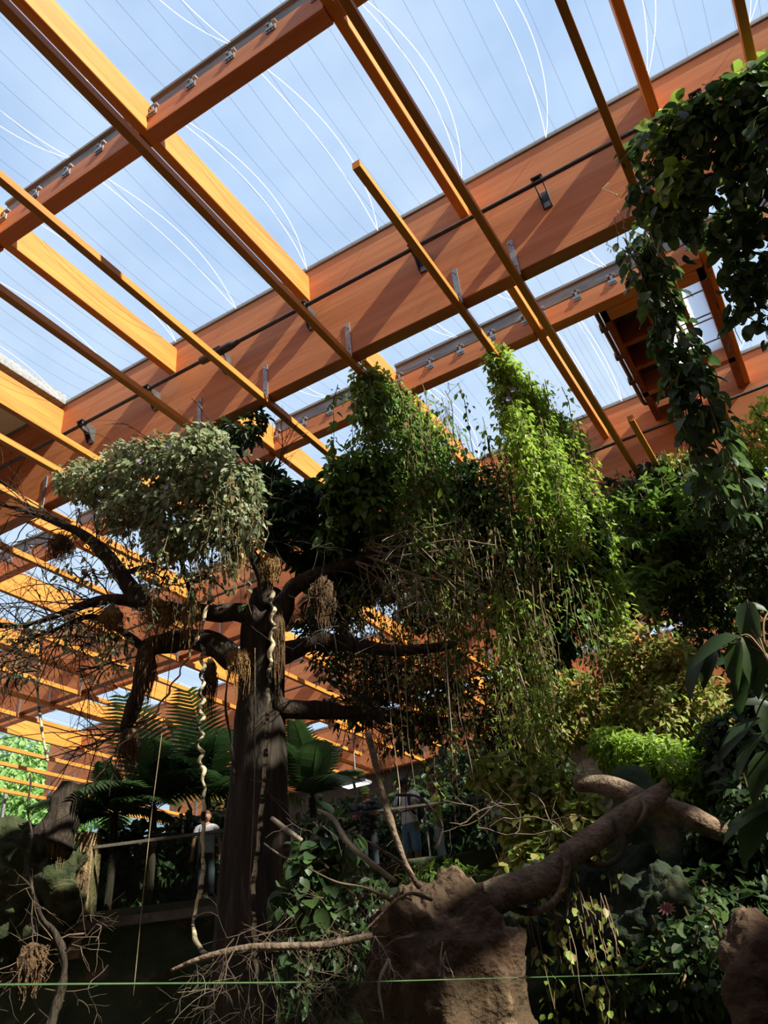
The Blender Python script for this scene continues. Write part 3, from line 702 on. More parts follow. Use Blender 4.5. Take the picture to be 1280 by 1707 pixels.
LIMBS = [
 ([(440,1110,9.0,.26),(395,1100,8.9,.24),(345,1068,8.7,.21),(285,1070,8.6,.20),(245,1085,8.5,.19),(236,1140,8.5,.16),(220,1185,8.5,.13),(206,1222,8.5,.09)], 0),
 ([(440,1040,9.0,.24),(400,1020,8.8,.18),(330,1022,8.5,.17),(255,1012,8.3,.16),(222,985,8.2,.17),(180,930,8.0,.15),(140,892,7.9,.11),(95,872,7.8,.07),(45,852,7.7,.045),(0,842,7.6,.03)], 12),
 ([(262,1015,8.3,.14),(210,1000,8.1,.11),(165,1002,8.0,.10),(110,1020,7.9,.07),(50,1040,7.8,.05),(-20,1046,7.7,.03)], 16),
 ([(455,1060,9.0,.22),(480,990,9.0,.18),(520,962,9.1,.15),(560,945,9.3,.13),(620,925,9.6,.10),(690,905,10.0,.06)], 8),
 ([(450,1010,9.0,.20),(438,965,8.9,.12),(418,920,8.8,.09),(395,882,8.6,.07),(355,845,8.3,.045),(300,800,8.1,.03)], 10),
 ([(455,1100,9.0,.20),(510,1075,9.1,.17),(580,1072,9.4,.14),(660,1085,9.7,.11),(760,1075,10.2,.07)], 8),
 ([(320,1020,8.5,.10),(318,985,8.4,.07),(305,945,8.3,.055),(300,905,8.2,.04),(330,860,8.1,.03)], 6),
 ([(250,1090,8.5,.10),(200,1050,8.3,.07),(150,1028,8.1,.06),(90,1050,8.0,.04),(20,1075,7.9,.025)], 12),
 ([(216,992,8.2,.09),(200,965,8.1,.06),(230,948,8.2,.05),(280,935,8.3,.04),(340,912,8.4,.03),(410,900,8.6,.02)], 6),
 ([(455,1180,9.1,.22),(540,1185,9.6,.15),(640,1192,10.2,.12),(740,1205,10.8,.10),(830,1200,11.4,.06)], 10)]
for pts, nt_ in LIMBS:
    P, R = limb_path(pts, 6); V, F = knobby(P, R, 9, 0.30, 3.5)
    lb = link('limb', mesh_data('limb', V, F, M['bark'], True), tree)
    if nt_:
        mb = MB()
        for k in range(nt_):
            i = int((0.25+0.75*RNG.random())*(len(P)-2)); q = P[i+1]-P[i]; q /= np.linalg.norm(q); s = rnd3(1)[0]; s[2] = s[2]*0.7+0.1
            grow(mb, P[i], q*0.7+s*0.8, 0.7+0.8*RNG.random(), 0.014, 2, 0.4, 0.1, 3)
        o = mb.build('twigs', M['twig_dark'], lb); o['kind'] = 'stuff'
# bare grey twig sprays: one to the left, one in front of the curtain
def spray(name, label, roots, length, rad, mat, depth=2, nch=4, wig=0.3, droop=0.0, cat='branch', spread=0.35, per=3, group='dry branches'):
    o = empty(name, tuple(aty(*roots[0][:3])), label, cat, group); mb = MB()
    for u, v, y, u2, v2, y2 in roots:
        p = aty(u, v, y); q = aty(u2, v2, y2)
        for k in range(per):
            d = (q-p)+rnd3(1)[0]*spread*np.linalg.norm(q-p); grow(mb, p, d, length or np.linalg.norm(q-p), rad, depth, wig, droop, nch)
    m = mb.build('twigs', M[mat], o); m['kind'] = 'stuff'; return o
spray('dry_spray', 'tangle of dark leafless twigs reaching out at the left edge', [(150,1010,8.0,-40,985,7.8),(120,1030,8.0,-30,1090,7.8),(160,1040,8.1,20,1130,7.9),(200,1060,8.3,60,1150,8.1),(90,900,7.8,-30,920,7.6),(120,880,7.8,10,805,7.6),(60,1090,7.8,-40,1150,7.7)], None, 0.013, 'twig_dark', 2, 4, 0.25, 0.15, per=2)
spray('dry_spray', 'pale grey bare branches spreading in front of the vine curtain', [(600,925,9.5,790,940,9.8),(600,900,9.5,760,870,9.8),(610,910,9.5,830,930,9.9),(590,935,9.4,680,985,9.6)], None, 0.018, 'twig_pale', 2, 4, 0.22, per=2, spread=0.18)
spray('dry_spray', 'dark drooping twigs hanging left of the trunk below the lowest limb', [(205,1215,8.5,100,1260,8.4),(210,1215,8.5,150,1320,8.4),(260,1195,8.4,20,1240,8.2)], None, 0.016, 'twig_dark', 2, 3, 0.2, per=2, spread=0.2)
spray('dry_spray', 'thin dark twigs rising above the tree against the roof', [(700,760,10.5,640,690,10.5),(760,740,10.8,745,665,10.8),(455,800,9.0,500,700,9.0),(430,790,8.8,340,700,8.6)], None, 0.012, 'twig_dark', 2, 3, 0.25, per=2, spread=0.2)
spray('dry_spray', 'mesh of dark twigs behind the curtain of vines', [(540,1130,10.5,760,1230,11.5),(600,1100,10.5,800,1160,11.5),(520,1170,10.3,700,1230,11.3),(640,1220,11,820,1170,12),(560,1120,10.3,640,1220,10.5)], None, 0.014, 'twig_dark', 3, 3, 0.35, per=3, spread=0.25)
# hanging fibre clumps
M['fibre'] = noisy('brown_fibre', (0.16, 0.085, 0.028), (0.36, 0.21, 0.075), 10, rough=1.0, bump=0.8, bscale=40)
M['fibre_dark'] = noisy('dark_fibre', (0.075, 0.042, 0.02), (0.16, 0.092, 0.042), 10, rough=1.0, bump=0.8, bscale=40)
def clump(u, v, y, w, h, tail, mat, label, nh=130):
    c = aty(u, v, y); k = np.linalg.norm(c-np.array([0, 0, EYE]))/FPX; w, h, tail = w*k, h*k, tail*k*0.6
    o = empty('fibre_clump', tuple(c), label, 'fibre clump', 'fibre clumps in the tree')
    V, F = blob_mesh(c, (w*0.40, w*0.36, h*0.40), w*0.22, 5.0, 18, 12, seed=u)
    link('core', mesh_data('core', V, F, M[mat], True), o)
    mb = MB()
    for i in range(nh):
        d = rnd3(1)[0]; p = c+d*np.array([w*0.42, w*0.38, h*0.42]); L_ = (0.25+0.75*RNG.random())
        q = p+d*w*0.12+np.array([0, 0, -1.0])*h*0.25*L_+rnd3(1)[0]*w*0.12
        e = q+np.array([-d[0]*w*0.15, -d[1]*w*0.15, -(h*0.18+tail*RNG.random()**2)])+rnd3(1)[0]*w*0.10
        mb.tube([p, q, (q+e)/2+rnd3(1)[0]*w*0.06, e], [0.006, 0.006, 0.005, 0.003], 3, False)
    m = mb.build('fibres', M[mat], o); m['kind'] = 'stuff'
clump(101, 905, 7.75, 34, 40, 6, 'fibre_dark', 'round dark fibre ball under the upper left limb')
clump(391, 915, 8.55, 36, 46, 70, 'fibre', 'golden fibre clump with a long tail above the trunk fork')
clump(185, 1030, 7.95, 42, 50, 60, 'fibre', 'golden brown fibre clump hanging from the left limb')
clump(268, 1020, 8.15, 60, 40, 60, 'fibre', 'wide straw-coloured tuft draped over the limb left of the trunk')
clump(316, 1020, 8.2, 34, 50, 40, 'fibre', 'upright tan fibre tuft beside the straw tuft on the limb')
clump(537, 985, 8.8, 38, 70, 60, 'fibre_dark', 'long dark brown fibre bundle on the limb right of the trunk')
clump(450, 940, 8.6, 34, 36, 26, 'fibre', 'reddish brown fibre pad at the trunk fork')
clump(398, 1095, 8.5, 38, 36, 90, 'fibre', 'shaggy fibre beard hanging where the lower limb meets the trunk')
clump(462, 1040, 8.6, 22, 90, 110, 'fibre_dark', 'dark fibre strip running down the trunk beside the wavy liana')
clump(245, 1100, 8.2, 30, 80, 70, 'fibre_dark', 'dark hanging beard on the drooping lower limb')
clump(215, 1235, 8.35, 34, 50, 60, 'fibre_dark', 'dark tuft at the tip of the drooping limb')
clump(100, 1370, 11.0, 30, 60, 40, 'fibre', 'tan fibre tassel hanging on the stump above the brown pillar')
clump(350, 1120, 8.6, 22, 60, 80, 'fibre_dark', 'thin dark fibre tassel below the lower limb, left of trunk')
# lianas
def liana(pts, r, mat, label, wob=0.0, freq=6.0, rows=None):
    P = spline([aty(*p) for p in pts], 22); n = len(P); t = np.linspace(0, 1, n)
    L_ = np.concatenate([[0], np.cumsum(np.linalg.norm(np.diff(P, axis=0), axis=1))])
    wv = wob if rows is None else np.interp(t, np.linspace(0, 1, len(rows)), rows)
    P = P + np.stack([wv*np.sin(L_*freq), 0.6*wv*np.cos(L_*freq), 0*t], 1)
    rr = r*(1+0.18*np.sin(L_*9)+0.12*np.sin(L_*23)); rr[-1] *= 0.4
    o = MB().tube(P, rr, 6).build('liana', M[mat], None, True); tag(o, label, 'liana', 'lianas hanging from the tree'); return o
M['liana_pale'] = noisy('pale_liana', (0.16, 0.12, 0.07), (0.40, 0.32, 0.20), 6.0, rough=0.9)
liana([(352,930,8.0),(350,990,8.0),(338,1040,8.0),(338,1100,8.0),(336,1180,8.0),(334,1250,8.0),(340,1310,8.0),(338,1400,8.0),(338,1460,8.0),(322,1540,7.9),(333,1580,7.8),(348,1592,7.8)], 0.024, 'liana', 'pale banded liana hanging free left of the trunk, kinked at its lower end', freq=27, rows=[0,.005,.008,.03,.045,.045,.015,.008,.006,.006,.006,.0])
liana([(452,985,8.2),(455,1040,8.2),(450,1110,8.2),(446,1180,8.2),(443,1260,8.2),(438,1320,8.2),(430,1410,8.2),(422,1480,8.2),(425,1560,8.2),(428,1640,8.2)], 0.026, 'liana', 'pale banded liana running down the front of the trunk, wavy near the top', freq=25, rows=[.03,.035,.02,.008,.006,.006,.006,.006,.012,.012])
liana([(70,1050,7.8),(66,1100,7.8),(62,1160,7.8),(70,1210,7.8),(78,1270,7.8)], 0.02, 'liana', 'pale liana with dark bands hanging at the far left', wob=0.012)
liana([(330,1060,8.2),(300,1120,8.2),(250,1200,8.2),(205,1240,8.2),(170,1285,8.2),(150,1330,8.2)], 0.014, 'liana_pale', 'thin kinked liana dropping diagonally from limb to palms', wob=0.03, freq=22)
liana([(48,1290,7.9),(50,1400,7.9),(52,1500,7.9),(60,1560,7.9)], 0.014, 'twig_dark', 'thin wavy dark liana above the brushwood at lower left', wob=0.03, freq=8)
liana([(380,1095,8.7),(378,1180,8.7),(385,1250,8.7),(392,1290,8.7)], 0.016, 'twig_dark', 'dark crooked root hanging along the left side of the trunk', wob=0.02)
liana([(612,1220,7.1),(640,1330,7.1),(668,1420,7.1),(705,1510,7.1)], 0.03, 'bark_log', 'straight slanting grey branch rising from the root plate', wob=0.005)
liana([(660,1325,8.1),(700,1330,8.1),(735,1370,8.1),(732,1400,8.1),(725,1415,8.1)], 0.014, 'twig_dark', 'curved dark liana hooked in front of the woman', wob=0.0)
# thin ropes
M['rope'] = noisy('tan_rope', (0.22, 0.15, 0.08), (0.34, 0.25, 0.14), 20, rough=0.9)
def rope(pts, r, label):
    o = MB().tube(spline([aty(*p) for p in pts], 10), r, 5).build('rope', M['rope'], None, True); tag(o, label, 'rope', 'thin ropes')
rope([(292,1030,7.9),(270,1220,7.9),(250,1380,7.9),(222,1660,7.9)], 0.006, 'thin tan rope hanging diagonally in front of the deck window')
rope([(425,1080,8.3),(424,1300,8.3),(415,1500,8.3)], 0.004, 'thin rope running down the dark trunk')
# ------------------------------------------------------------------ fallen tree: root plate, logs, brushwood
mc = atr(735, 1640, 8.0); root = empty('root_plate', (mc[0], mc[1], 0.0), 'brown earthy root plate of the fallen tree, bottom centre', 'root plate')
k = 8.1/FPX
V, F = blob_mesh((mc[0], mc[1], 1.15), (128*k, 0.75, float(atr(735, 1475, 8.0)[2])-1.15), 0.24, 2.0, 160, 110, seed=1.7, power=0.95)
V = np.array(V); V += (V-np.array((mc[0], mc[1], 1.15)))*np.array([0.05*fbm(v, 9.0, 3) for v in V])[:, None]; V[:, 2] = np.maximum(V[:, 2], 0.0)
link('earth', mesh_data('earth', V, F, M['earth'], True), root)
for pts, r, mt in (([(648,1600,7.3),(632,1640,7.2),(640,1700,7.2)], .018, 'twig_pale'), ([(690,1560,7.2),(655,1570,7.15),(625,1600,7.2),(600,1650,7.3)], .014, 'bark_log'), ([(738,1570,7.15),(735,1600,7.1),(748,1620,7.1)], .008, 'twig_pale'), ([(720,1500,7.3),(680,1490,7.2),(640,1520,7.3),(600,1560,7.3)], .016, 'bark_log'), ([(700,1480,7.5),(670,1440,7.4),(640,1420,7.3),(610,1400,7.3)], .02, 'bark_log'), ([(650,1500,7.4),(610,1480,7.3),(560,1470,7.3),(500,1440,7.3)], .015, 'twig')):
    P = spline([atr(*p) for p in pts], 9); V, F = knobby(P, np.linspace(r, r*0.35, len(P)), 7, 0.5, 9.0); link('root', mesh_data('root', V, F, M[mt], True), root)
mb = MB()
for (u, v) in ((742, 1585), (650, 1600), (625, 1560)):
    for q in range(4): grow(mb, atr(u, v, 7.2), np.array([RNG.normal()*0.6, -0.4, -0.8]), 0.22, 0.0035, 1, 0.6, 0.4, 2)
o = mb.build('fine_roots', M['twig_pale'], root); o['kind'] = 'stuff'
def log(name, label, pts, mat='bark_log', rings=14, amp=0.16, sc=3.0, r_mode=True):
    P = spline([atr(u, v, r) for u, v, r, w in pts], 8); R = spline([(w, 0, 0) for *_, w in pts], 8)[:, 0]
    V, F = knobby(P, R, rings, amp, sc); o = empty(name, tuple(P[0]), label, 'log', 'fallen logs')
    link('bark', mesh_data('bark', V, F, M[mat], True), o); return o
lg = log('fallen_log', 'long sunlit log leaning up to the right from the root plate', [(760,1530,8.2,.17),(835,1492,8.2,.155),(900,1468,8.3,.135),(960,1420,8.5,.125),(1020,1375,8.7,.12),(1075,1340,8.9,.11),(1112,1312,9.0,.07)])
P = spline([atr(*p) for p in ((1100,1320,8.95),(1108,1308,8.95),(1113,1303,8.95))], 3); MB().tube(P, [.06]*3+[.05]*(len(P)-3), 8).build('broken_stub', M['bark_log'], lg, True)
log('fallen_log', 'dark second log crossing behind the end of the long log, right', [(960,1305,9.4,.09),(1020,1312,9.3,.11),(1080,1338,9.2,.12),(1140,1358,9.2,.12),(1200,1385,9.3,.11),(1290,1405,9.5,.10)])
def loop_vine(label, pts, r=0.03, mat='bark_log'):
    o = MB().tube(spline([atr(*p) for p in pts], 7), r, 7).build('loop_vine', M[mat], None, True); tag(o, label, 'liana', 'lianas looped on the logs')
loop_vine('thick vine hanging in a loop under the long log', [(936,1410,8.25),(945,1440,8.2),(938,1480,8.2),(915,1510,8.2),(880,1520,8.3),(845,1510,8.4)], 0.035)
loop_vine('vine wound around the log near its upper end', [(1025,1368,8.6),(1035,1385,8.5),(1038,1420,8.5),(1015,1440,8.5),(985,1440,8.6),(965,1425,8.7)], 0.03, 'twig_dark')
loop_vine('coiled vine tied around the crossing of the two logs', [(1066,1330,8.8),(1075,1345,8.7),(1070,1365,8.7),(1058,1378,8.8),(1045,1385,8.9),(1030,1360,9.0)], 0.022, 'twig')
# dry brushwood
lb = log('dry_branch', 'bare grey branch lying across the brushwood left of the root plate', [(285,1618,7.4,.012),(330,1600,7.3,.022),(400,1582,7.2,.027),(460,1578,7.1,.03),(540,1575,7.1,.028),(620,1560,7.2,.025)], 'bark_log', 8, 0.2, 6)
log('dry_branch', 'short sunlit broken branch standing out right of the trunk', [(453,1364,7.6,.02),(480,1385,7.5,.022),(503,1402,7.5,.019)], 'twig_pale', 7, 0.2, 6)
log('dry_branch', 'thin bleached stick below the short broken branch', [(440,1406,7.6,.007),(465,1424,7.5,.008),(485,1434,7.5,.007)], 'twig_pale', 6, 0.2, 6)
log('dry_branch', 'pale split branch slanting down to the root plate', [(530,1350,7.6,.012),(556,1365,7.5,.02),(580,1405,7.4,.024),(620,1440,7.4,.022),(660,1470,7.4,.02)], 'twig_pale', 7, 0.3, 6)
log('dry_branch', 'thick pale root stem standing in the lower left corner', [(75,1740,6.5,.035),(98,1660,6.5,.03),(107,1610,6.5,.024),(95,1560,6.5,.026),(70,1530,6.5,.015),(55,1490,6.5,.009)], 'bark', 9, 0.5, 9)
def brush(label, spots, ln, rad, mat, depth=2, nch=3, per=4, droop=0.0, r=None):
    o = empty('brushwood', tuple(atr(*spots[0][:3])), label, 'brushwood', 'dry brushwood'); mb = MB()
    for u, v, r, du, dv in spots:
        p = atr(u, v, r); q = atr(u+du, v+dv, r)
        for k in range(per): grow(mb, p+rnd3(1)[0]*0.12, (q-p)+rnd3(1)[0]*0.5*np.linalg.norm(q-p), ln*(0.6+0.8*RNG.random()), rad*(0.6+0.8*RNG.random()), depth, 0.6, droop, nch)
    m = mb.build('twigs', M[mat], o); m['kind'] = 'stuff'
brush('tangle of bleached thin twigs curling over the lying grey branch', [(420,1560,7.2,60,-20),(470,1545,7.2,-60,10),(400,1580,7.2,-40,40),(440,1600,7.2,0,60),(520,1560,7.2,60,60)], 0.55, 0.0034, 'twig', 2, 3, 3, 0.4)
brush('dark brushwood heap between trunk and root plate', [(560,1500,7.5,-60,40),(520,1600,7.4,60,-30),(560,1650,7.4,-60,20),(600,1580,7.5,-70,60),(500,1660,7.4,50,30),(580,1440,7.6,-60,-30),(540,1540,7.5,50,-60)], 0.6, 0.004, 'twig', 2, 4, 4, 0.3)
brush('dry brushwood with fibre in the lower left corner', [(60,1600,6.6,-50,30),(90,1580,6.6,30,-60),(50,1660,6.6,60,30),(30,1530,6.7,20,60),(110,1560,6.6,-60,-30),(90,1680,6.5,-60,20)], 0.45, 0.0042, 'twig', 2, 3, 2, 0.2)
brush('few pale arching twigs at the bottom left of centre', [(290,1690,6.4,90,-60),(320,1700,6.4,60,-90),(360,1640,6.5,40,60)], 0.5, 0.003, 'twig_pale', 1, 2, 2, 0.2)
brush('dark fallen twigs in front of the deck at centre right', [(800,1380,9.0,80,-30),(860,1340,9.0,-60,50),(900,1330,9.0,60,40)], 0.8, 0.008, 'twig', 2, 2, 2, 0.1)
clump(55, 1600, 4.1, 44, 46, 20, 'fibre_dark', 'tan fibre heap caught in the brushwood at lower left')
# far rock and stump
V, F = blob_mesh(atr(1290, 1720, 7.5), (0.24, 0.4, 0.74), 0.10, 3.6, 80, 70, seed=9.0, power=0.8); o = link('brown_boulder', mesh_data('brown_boulder', V, F, M['earth'], True)); tag(o, 'brown upright boulder in the lower right corner', 'rock')
P = atr(1255, 1640, 7.5)
V, F = blob_mesh(atr(1120, 1560, 8.6)-np.array([0, 0, 0.6]), (0.42, 0.5, 1.15), 0.26, 2.6, 110, 90, seed=5.0, power=0.8); o = link('green_boulder', mesh_data('green_boulder', V, F, M['rock_green'], True)); tag(o, 'tall green algae-covered rock beneath the second log', 'rock')
V, F = blob_mesh(atr(975, 1640, 9.6)-np.array([0, 0, 0.3]), (1.3, 0.5, 1.35), 0.3, 2.4, 120, 90, seed=8.0, power=0.6); o = link('dark_boulder', mesh_data('dark_boulder', V, F, M['rock_green'], True)); tag(o, 'wide dark rock face under the log, right of the root plate', 'rock')
V, F = blob_mesh(atr(1075, 1420, 10.2)-np.array([0, 0, 0.3]), (0.40, 0.4, 1.2), 0.2, 1.8, 36, 30, seed=4.0, power=0.8); o = link('mossy_post', mesh_data('mossy_post', V, F, M['rock'], True)); tag(o, 'mossy rock column behind the crossing logs', 'rock')
P = spline([atr(85,1405,17.2), atr(100,1370,17.2), atr(108,1340,17.2), atr(118,1306,17.2)], 8)
V, F = knobby(P, np.linspace(.42, .16, len(P)), 18, 0.3, 2.5); o = link('tree_stump', mesh_data('tree_stump', V, F, M['bark'], True)); tag(o, 'broken dark stump on top of the brown rock pillar', 'stump')
# ================================================================== climbers
U = lambda a, b: a+(b-a)*RNG.random()
zbat = z_gb-0.10
def batt_strands(x, y0, y1, n, l0, l1, jx=0.22, pw=1.0, lean=(0, 0), sway=0.12, up=0.15):
    return [strand((x+RNG.normal()*jx, U(y0, y1), zbat+U(-0.05, up)), l0+(l1-l0)*RNG.random()**pw, sway, lean) for _ in range(n)]
def px_strands(n, u, v, y, l, sway=0.15, lean=(0, 0)):
    return [strand(aty(U(*u), U(*v), U(*y)), U(*l), sway, lean) for _ in range(n)]
# 1 left creeper, grey-green, lying over the battens
bush('grey_creeper', 'grey-green creeper mound piled over the battens at left, with violet flowers',
     [bl(170, 800, 8.0, 60, 34, 0.5), bl(250, 790, 8.0, 80, 48, 0.6), bl(330, 775, 8.0, 70, 50, 0.6), bl(345, 738, 8.0, 30, 26, 0.45), bl(215, 762, 8.0, 40, 24, 0.4), bl(280, 748, 8.0, 36, 22, 0.4), bl(390, 810, 8.1, 52, 50, 0.5), bl(300, 850, 8.0, 90, 40, 0.5), bl(220, 850, 7.9, 60, 26, 0.4), bl(120, 800, 8.0, 30, 22, 0.3), bl(310, 895, 8.0, 80, 30, 0.35), bl(390, 870, 8.1, 44, 40, 0.35)],
     7500, 'ovate', (0.08, 0.18), 'grey', 300, shell=0.45, dry=0.05)
M['flower'] = noisy('violet_petal', (0.25, 0.17, 0.42), (0.40, 0.30, 0.60), 8, rough=0.6)
for u, v, y in ((282, 743, 7.4), (236, 770, 7.4), (278, 812, 7.4), (855, 650, 9.6), (848, 665, 9.6)):
    c = aty(u, v, y); mb = MB()
    for a in range(5):
        t = a*2*math.pi/5; d = np.array([math.cos(t), -0.25, math.sin(t)])*0.05; e = np.array([-math.sin(t), 0, math.cos(t)])*0.025
        mb.add([c, c+d*0.6+e, c+d, c+d*0.6-e], [(0, 1, 2, 3)])
    o = mb.build('flower', M['flower']); tag(o, {282: 'violet flower near the top of the grey-green creeper', 236: 'violet flower at the left of the grey-green creeper', 278: 'violet flower low in the grey-green creeper', 855: 'pinkish flower near the tip of the leafy cone', 848: 'lower pinkish flower on the leafy cone'}[u], 'flower', 'small climber flowers')
vine('trailing_creeper', 'dry trailing stems with few leaves hanging under the grey-green creeper', px_strands(110, (110, 440), (780, 900), (7.6, 8.4), (0.4, 1.7)), 'ovate', 0.10, (0.07, 0.14), 'grey', 200, dry=0.2)
bush('dark_creeper', 'small dark climber tangled on the girder edge behind the grey-green mound', [bl(400, 730, 8.5, 42, 22, 0.25), bl(430, 700, 8.6, 18, 14, 0.2), bl(380, 720, 8.5, 30, 14, 0.2)], 420, 'ovate', (0.10, 0.18), 'dark', 120)
bush('leafy_twigs', 'sparse greyish leaves on the twigs at the left edge of the tree', [bl(40, 1060, 7.8, 60, 30, 0.4), bl(120, 1060, 7.9, 60, 40, 0.4), bl(30, 1120, 7.8, 50, 30, 0.4), bl(200, 1070, 8.1, 60, 40, 0.4), bl(180, 1110, 8.2, 70, 20, 0.3), bl(150, 960, 7.9, 40, 24, 0.3), bl(270, 960, 8.2, 60, 40, 0.4), bl(350, 960, 8.4, 50, 50, 0.4)], 750, 'ovate', (0.06, 0.13), 'grey', 160, shell=0.1, dry=0.25, n_st=70, stem_mat='twig_dark')
bush('root_tangle', 'tangle of dead roots and dim leaves under the limbs right of the trunk', [bl(560, 1090, 10.2, 60, 50, 0.5), bl(650, 1120, 10.6, 80, 60, 0.5), bl(740, 1150, 11.0, 80, 70, 0.5), bl(600, 1180, 10.5, 70, 40, 0.4), bl(700, 1225, 10.8, 80, 26, 0.4), bl(520, 1040, 9.9, 40, 40, 0.4), bl(820, 1200, 11.2, 60, 60, 0.4)], 2600, 'ovate', (0.07, 0.15), 'dark', 160, shell=0.1, dry=0.2, n_st=160, stem_mat='twig')
# 2 fan-leaved plant and glossy vine beside it
bush('fan_plant', 'dark fan-leaved plant between the grey creeper and the glossy vine', [bl(470, 840, 9.2, 50, 40, 0.5), bl(520, 850, 9.3, 40, 40, 0.5), bl(440, 810, 9.0, 40, 30, 0.4), bl(500, 900, 9.3, 60, 40, 0.5), bl(560, 920, 9.6, 50, 40, 0.5)], 260, 'fan', (0.28, 0.5), 'dark', 90)
bush('glossy_vine', 'glossy bright green vine mound left of the leafy column', [bl(585, 795, 9.3, 42, 34, 0.5), bl(620, 840, 9.5, 40, 60, 0.5), bl(570, 850, 9.3, 26, 50, 0.4), bl(560, 900, 9.3, 24, 30, 0.4), bl(640, 780, 9.6, 36, 24, 0.4)], 1500, 'big', (0.12, 0.25), 'mid', 200)
# 3 column on the first batten
x1 = -0.525*H-0.05
vine('leafy_vine', 'leafy vine column draped from the batten just right of the big girder', batt_strands(x1, 8.75, 10.9, 75, 0.8, 2.6, 0.20, 1.2), 'ovate', 0.035, (0.08, 0.16), 'mid', 300, spread=0.12)
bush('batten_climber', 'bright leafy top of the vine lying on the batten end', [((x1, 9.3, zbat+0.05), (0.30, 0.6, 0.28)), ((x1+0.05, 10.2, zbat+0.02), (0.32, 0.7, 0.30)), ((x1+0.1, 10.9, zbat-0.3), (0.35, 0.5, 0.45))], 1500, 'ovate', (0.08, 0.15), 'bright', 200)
vine('hanging_vine', 'long dark hanging vine strands below the leafy column', batt_strands(x1+0.3, 9.3, 11.5, 60, 2.5, 5.0, 0.45, 1.0), 'ovate', 0.075, (0.07, 0.14), 'mid', 200, spread=0.12, dry=0.06)
# 4 leafy cone on the free-ended batten
x2 = -0.31*H-0.05
cone = []
for k in range(150):
    t = RNG.random(); y = 9.75+3.4*t; cone.append(strand((x2+RNG.normal()*(0.14+0.16*t), y, zbat+U(0, 0.20)), U(1.2, 2.6)+1.6*t, 0.12))
vine('leafy_cone', 'tall bright green vine cone hanging from the free-ended batten, right of centre', cone, 'ivy', 0.035, (0.07, 0.14), 'bright', 300, spread=0.13)
bush('ivy_tuft', 'leafy tip of the vine cone on the batten end', [((x2, 10.0, zbat-0.05), (0.22, 0.45, 0.35)), ((x2, 11.0, zbat-0.1), (0.30, 0.8, 0.32)), ((x2+0.05, 12.3, zbat-0.1), (0.34, 0.9, 0.34))], 2600, 'ivy', (0.07, 0.13), 'bright', 240)
vine('cone_streamer', 'long sunlit vine streamers trailing from the right side of the leafy cone', [strand((x2+U(0.0, 0.35), U(12.4, 13.3), zbat-U(0.5, 2.0)), U(4.0, 6.0), 0.10, (-0.03, 0)) for _ in range(16)], 'ivy', 0.045, (0.07, 0.13), 'bright', 260, spread=0.10)
vine('cone_inner', 'dim inner strands of the vine under the leafy cone', [strand((x2+U(-1.1, 0.3), U(10.4, 13.0), zbat-U(0.6, 1.6)), U(2.5, 4.6), 0.14) for _ in range(80)], 'ovate', 0.09, (0.07, 0.13), 'mid', 200, spread=0.12, dry=0.08)
# 5 middle curtain of thin strands
vine('vine_curtain', 'sparse curtain of thin yellow-green strands hanging in the middle', px_strands(85, (560, 900), (860, 1010), (9.8, 11.6), (1.5, 3.6)), 'ivy', 0.075, (0.06, 0.12), 'mixed', 300, spread=0.10, dry=0.12)
vine('dry_curtain', 'brown dry strands and roots hanging in the middle of the curtain', px_strands(60, (560, 900), (850, 1050), (9.8, 11.4), (1.5, 3.4)), 'long', 0.14, (0.06, 0.12), 'dry', 160, spread=0.10, stem=0.010)
vine('sunlit_strand', 'sunlit yellow-green leafy strands left of the long streamers', px_strands(14, (800, 880), (960, 1040), (9.6, 10.4), (1.8, 3.2), 0.1), 'ivy', 0.05, (0.07, 0.13), 'bright', 220, spread=0.09)
vine('white_strand', 'thin pale bare strands hanging in front of the visitors', px_strands(10, (640, 860), (1050, 1130), (9.2, 9.8), (1.4, 2.2), 0.08), 'ovate', 0.25, (0.05, 0.1), 'mixed', 40, stem_mat='twig_pale', stem=0.009)
# 6 dark backing growth behind the curtain
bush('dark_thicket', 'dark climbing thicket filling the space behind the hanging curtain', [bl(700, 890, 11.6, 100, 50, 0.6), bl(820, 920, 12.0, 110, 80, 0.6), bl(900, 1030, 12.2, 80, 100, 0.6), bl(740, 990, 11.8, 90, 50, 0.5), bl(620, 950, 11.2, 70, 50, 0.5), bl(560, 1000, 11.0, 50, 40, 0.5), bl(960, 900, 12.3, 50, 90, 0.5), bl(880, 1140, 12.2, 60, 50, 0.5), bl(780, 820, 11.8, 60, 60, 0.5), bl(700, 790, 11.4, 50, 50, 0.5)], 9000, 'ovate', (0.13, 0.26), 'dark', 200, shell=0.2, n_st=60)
bush('dark_thicket', 'dark leafy thicket right of the streamers under the second girder', [bl(1040, 880, 15.3, 60, 90, 0.6), bl(1010, 1000, 15.3, 50, 80, 0.55), bl(1110, 860, 15.3, 70, 70, 0.55), bl(1200, 880, 15.3, 80, 80, 0.55), bl(1270, 850, 15.0, 60, 90, 0.6), bl(1060, 960, 15.3, 60, 60, 0.6), bl(1180, 1000, 15.5, 60, 30, 0.5), bl(1270, 960, 15.3, 40, 60, 0.5)], 7500, 'ovate', (0.12, 0.24), 'dark', 200, shell=0.25, n_st=60)
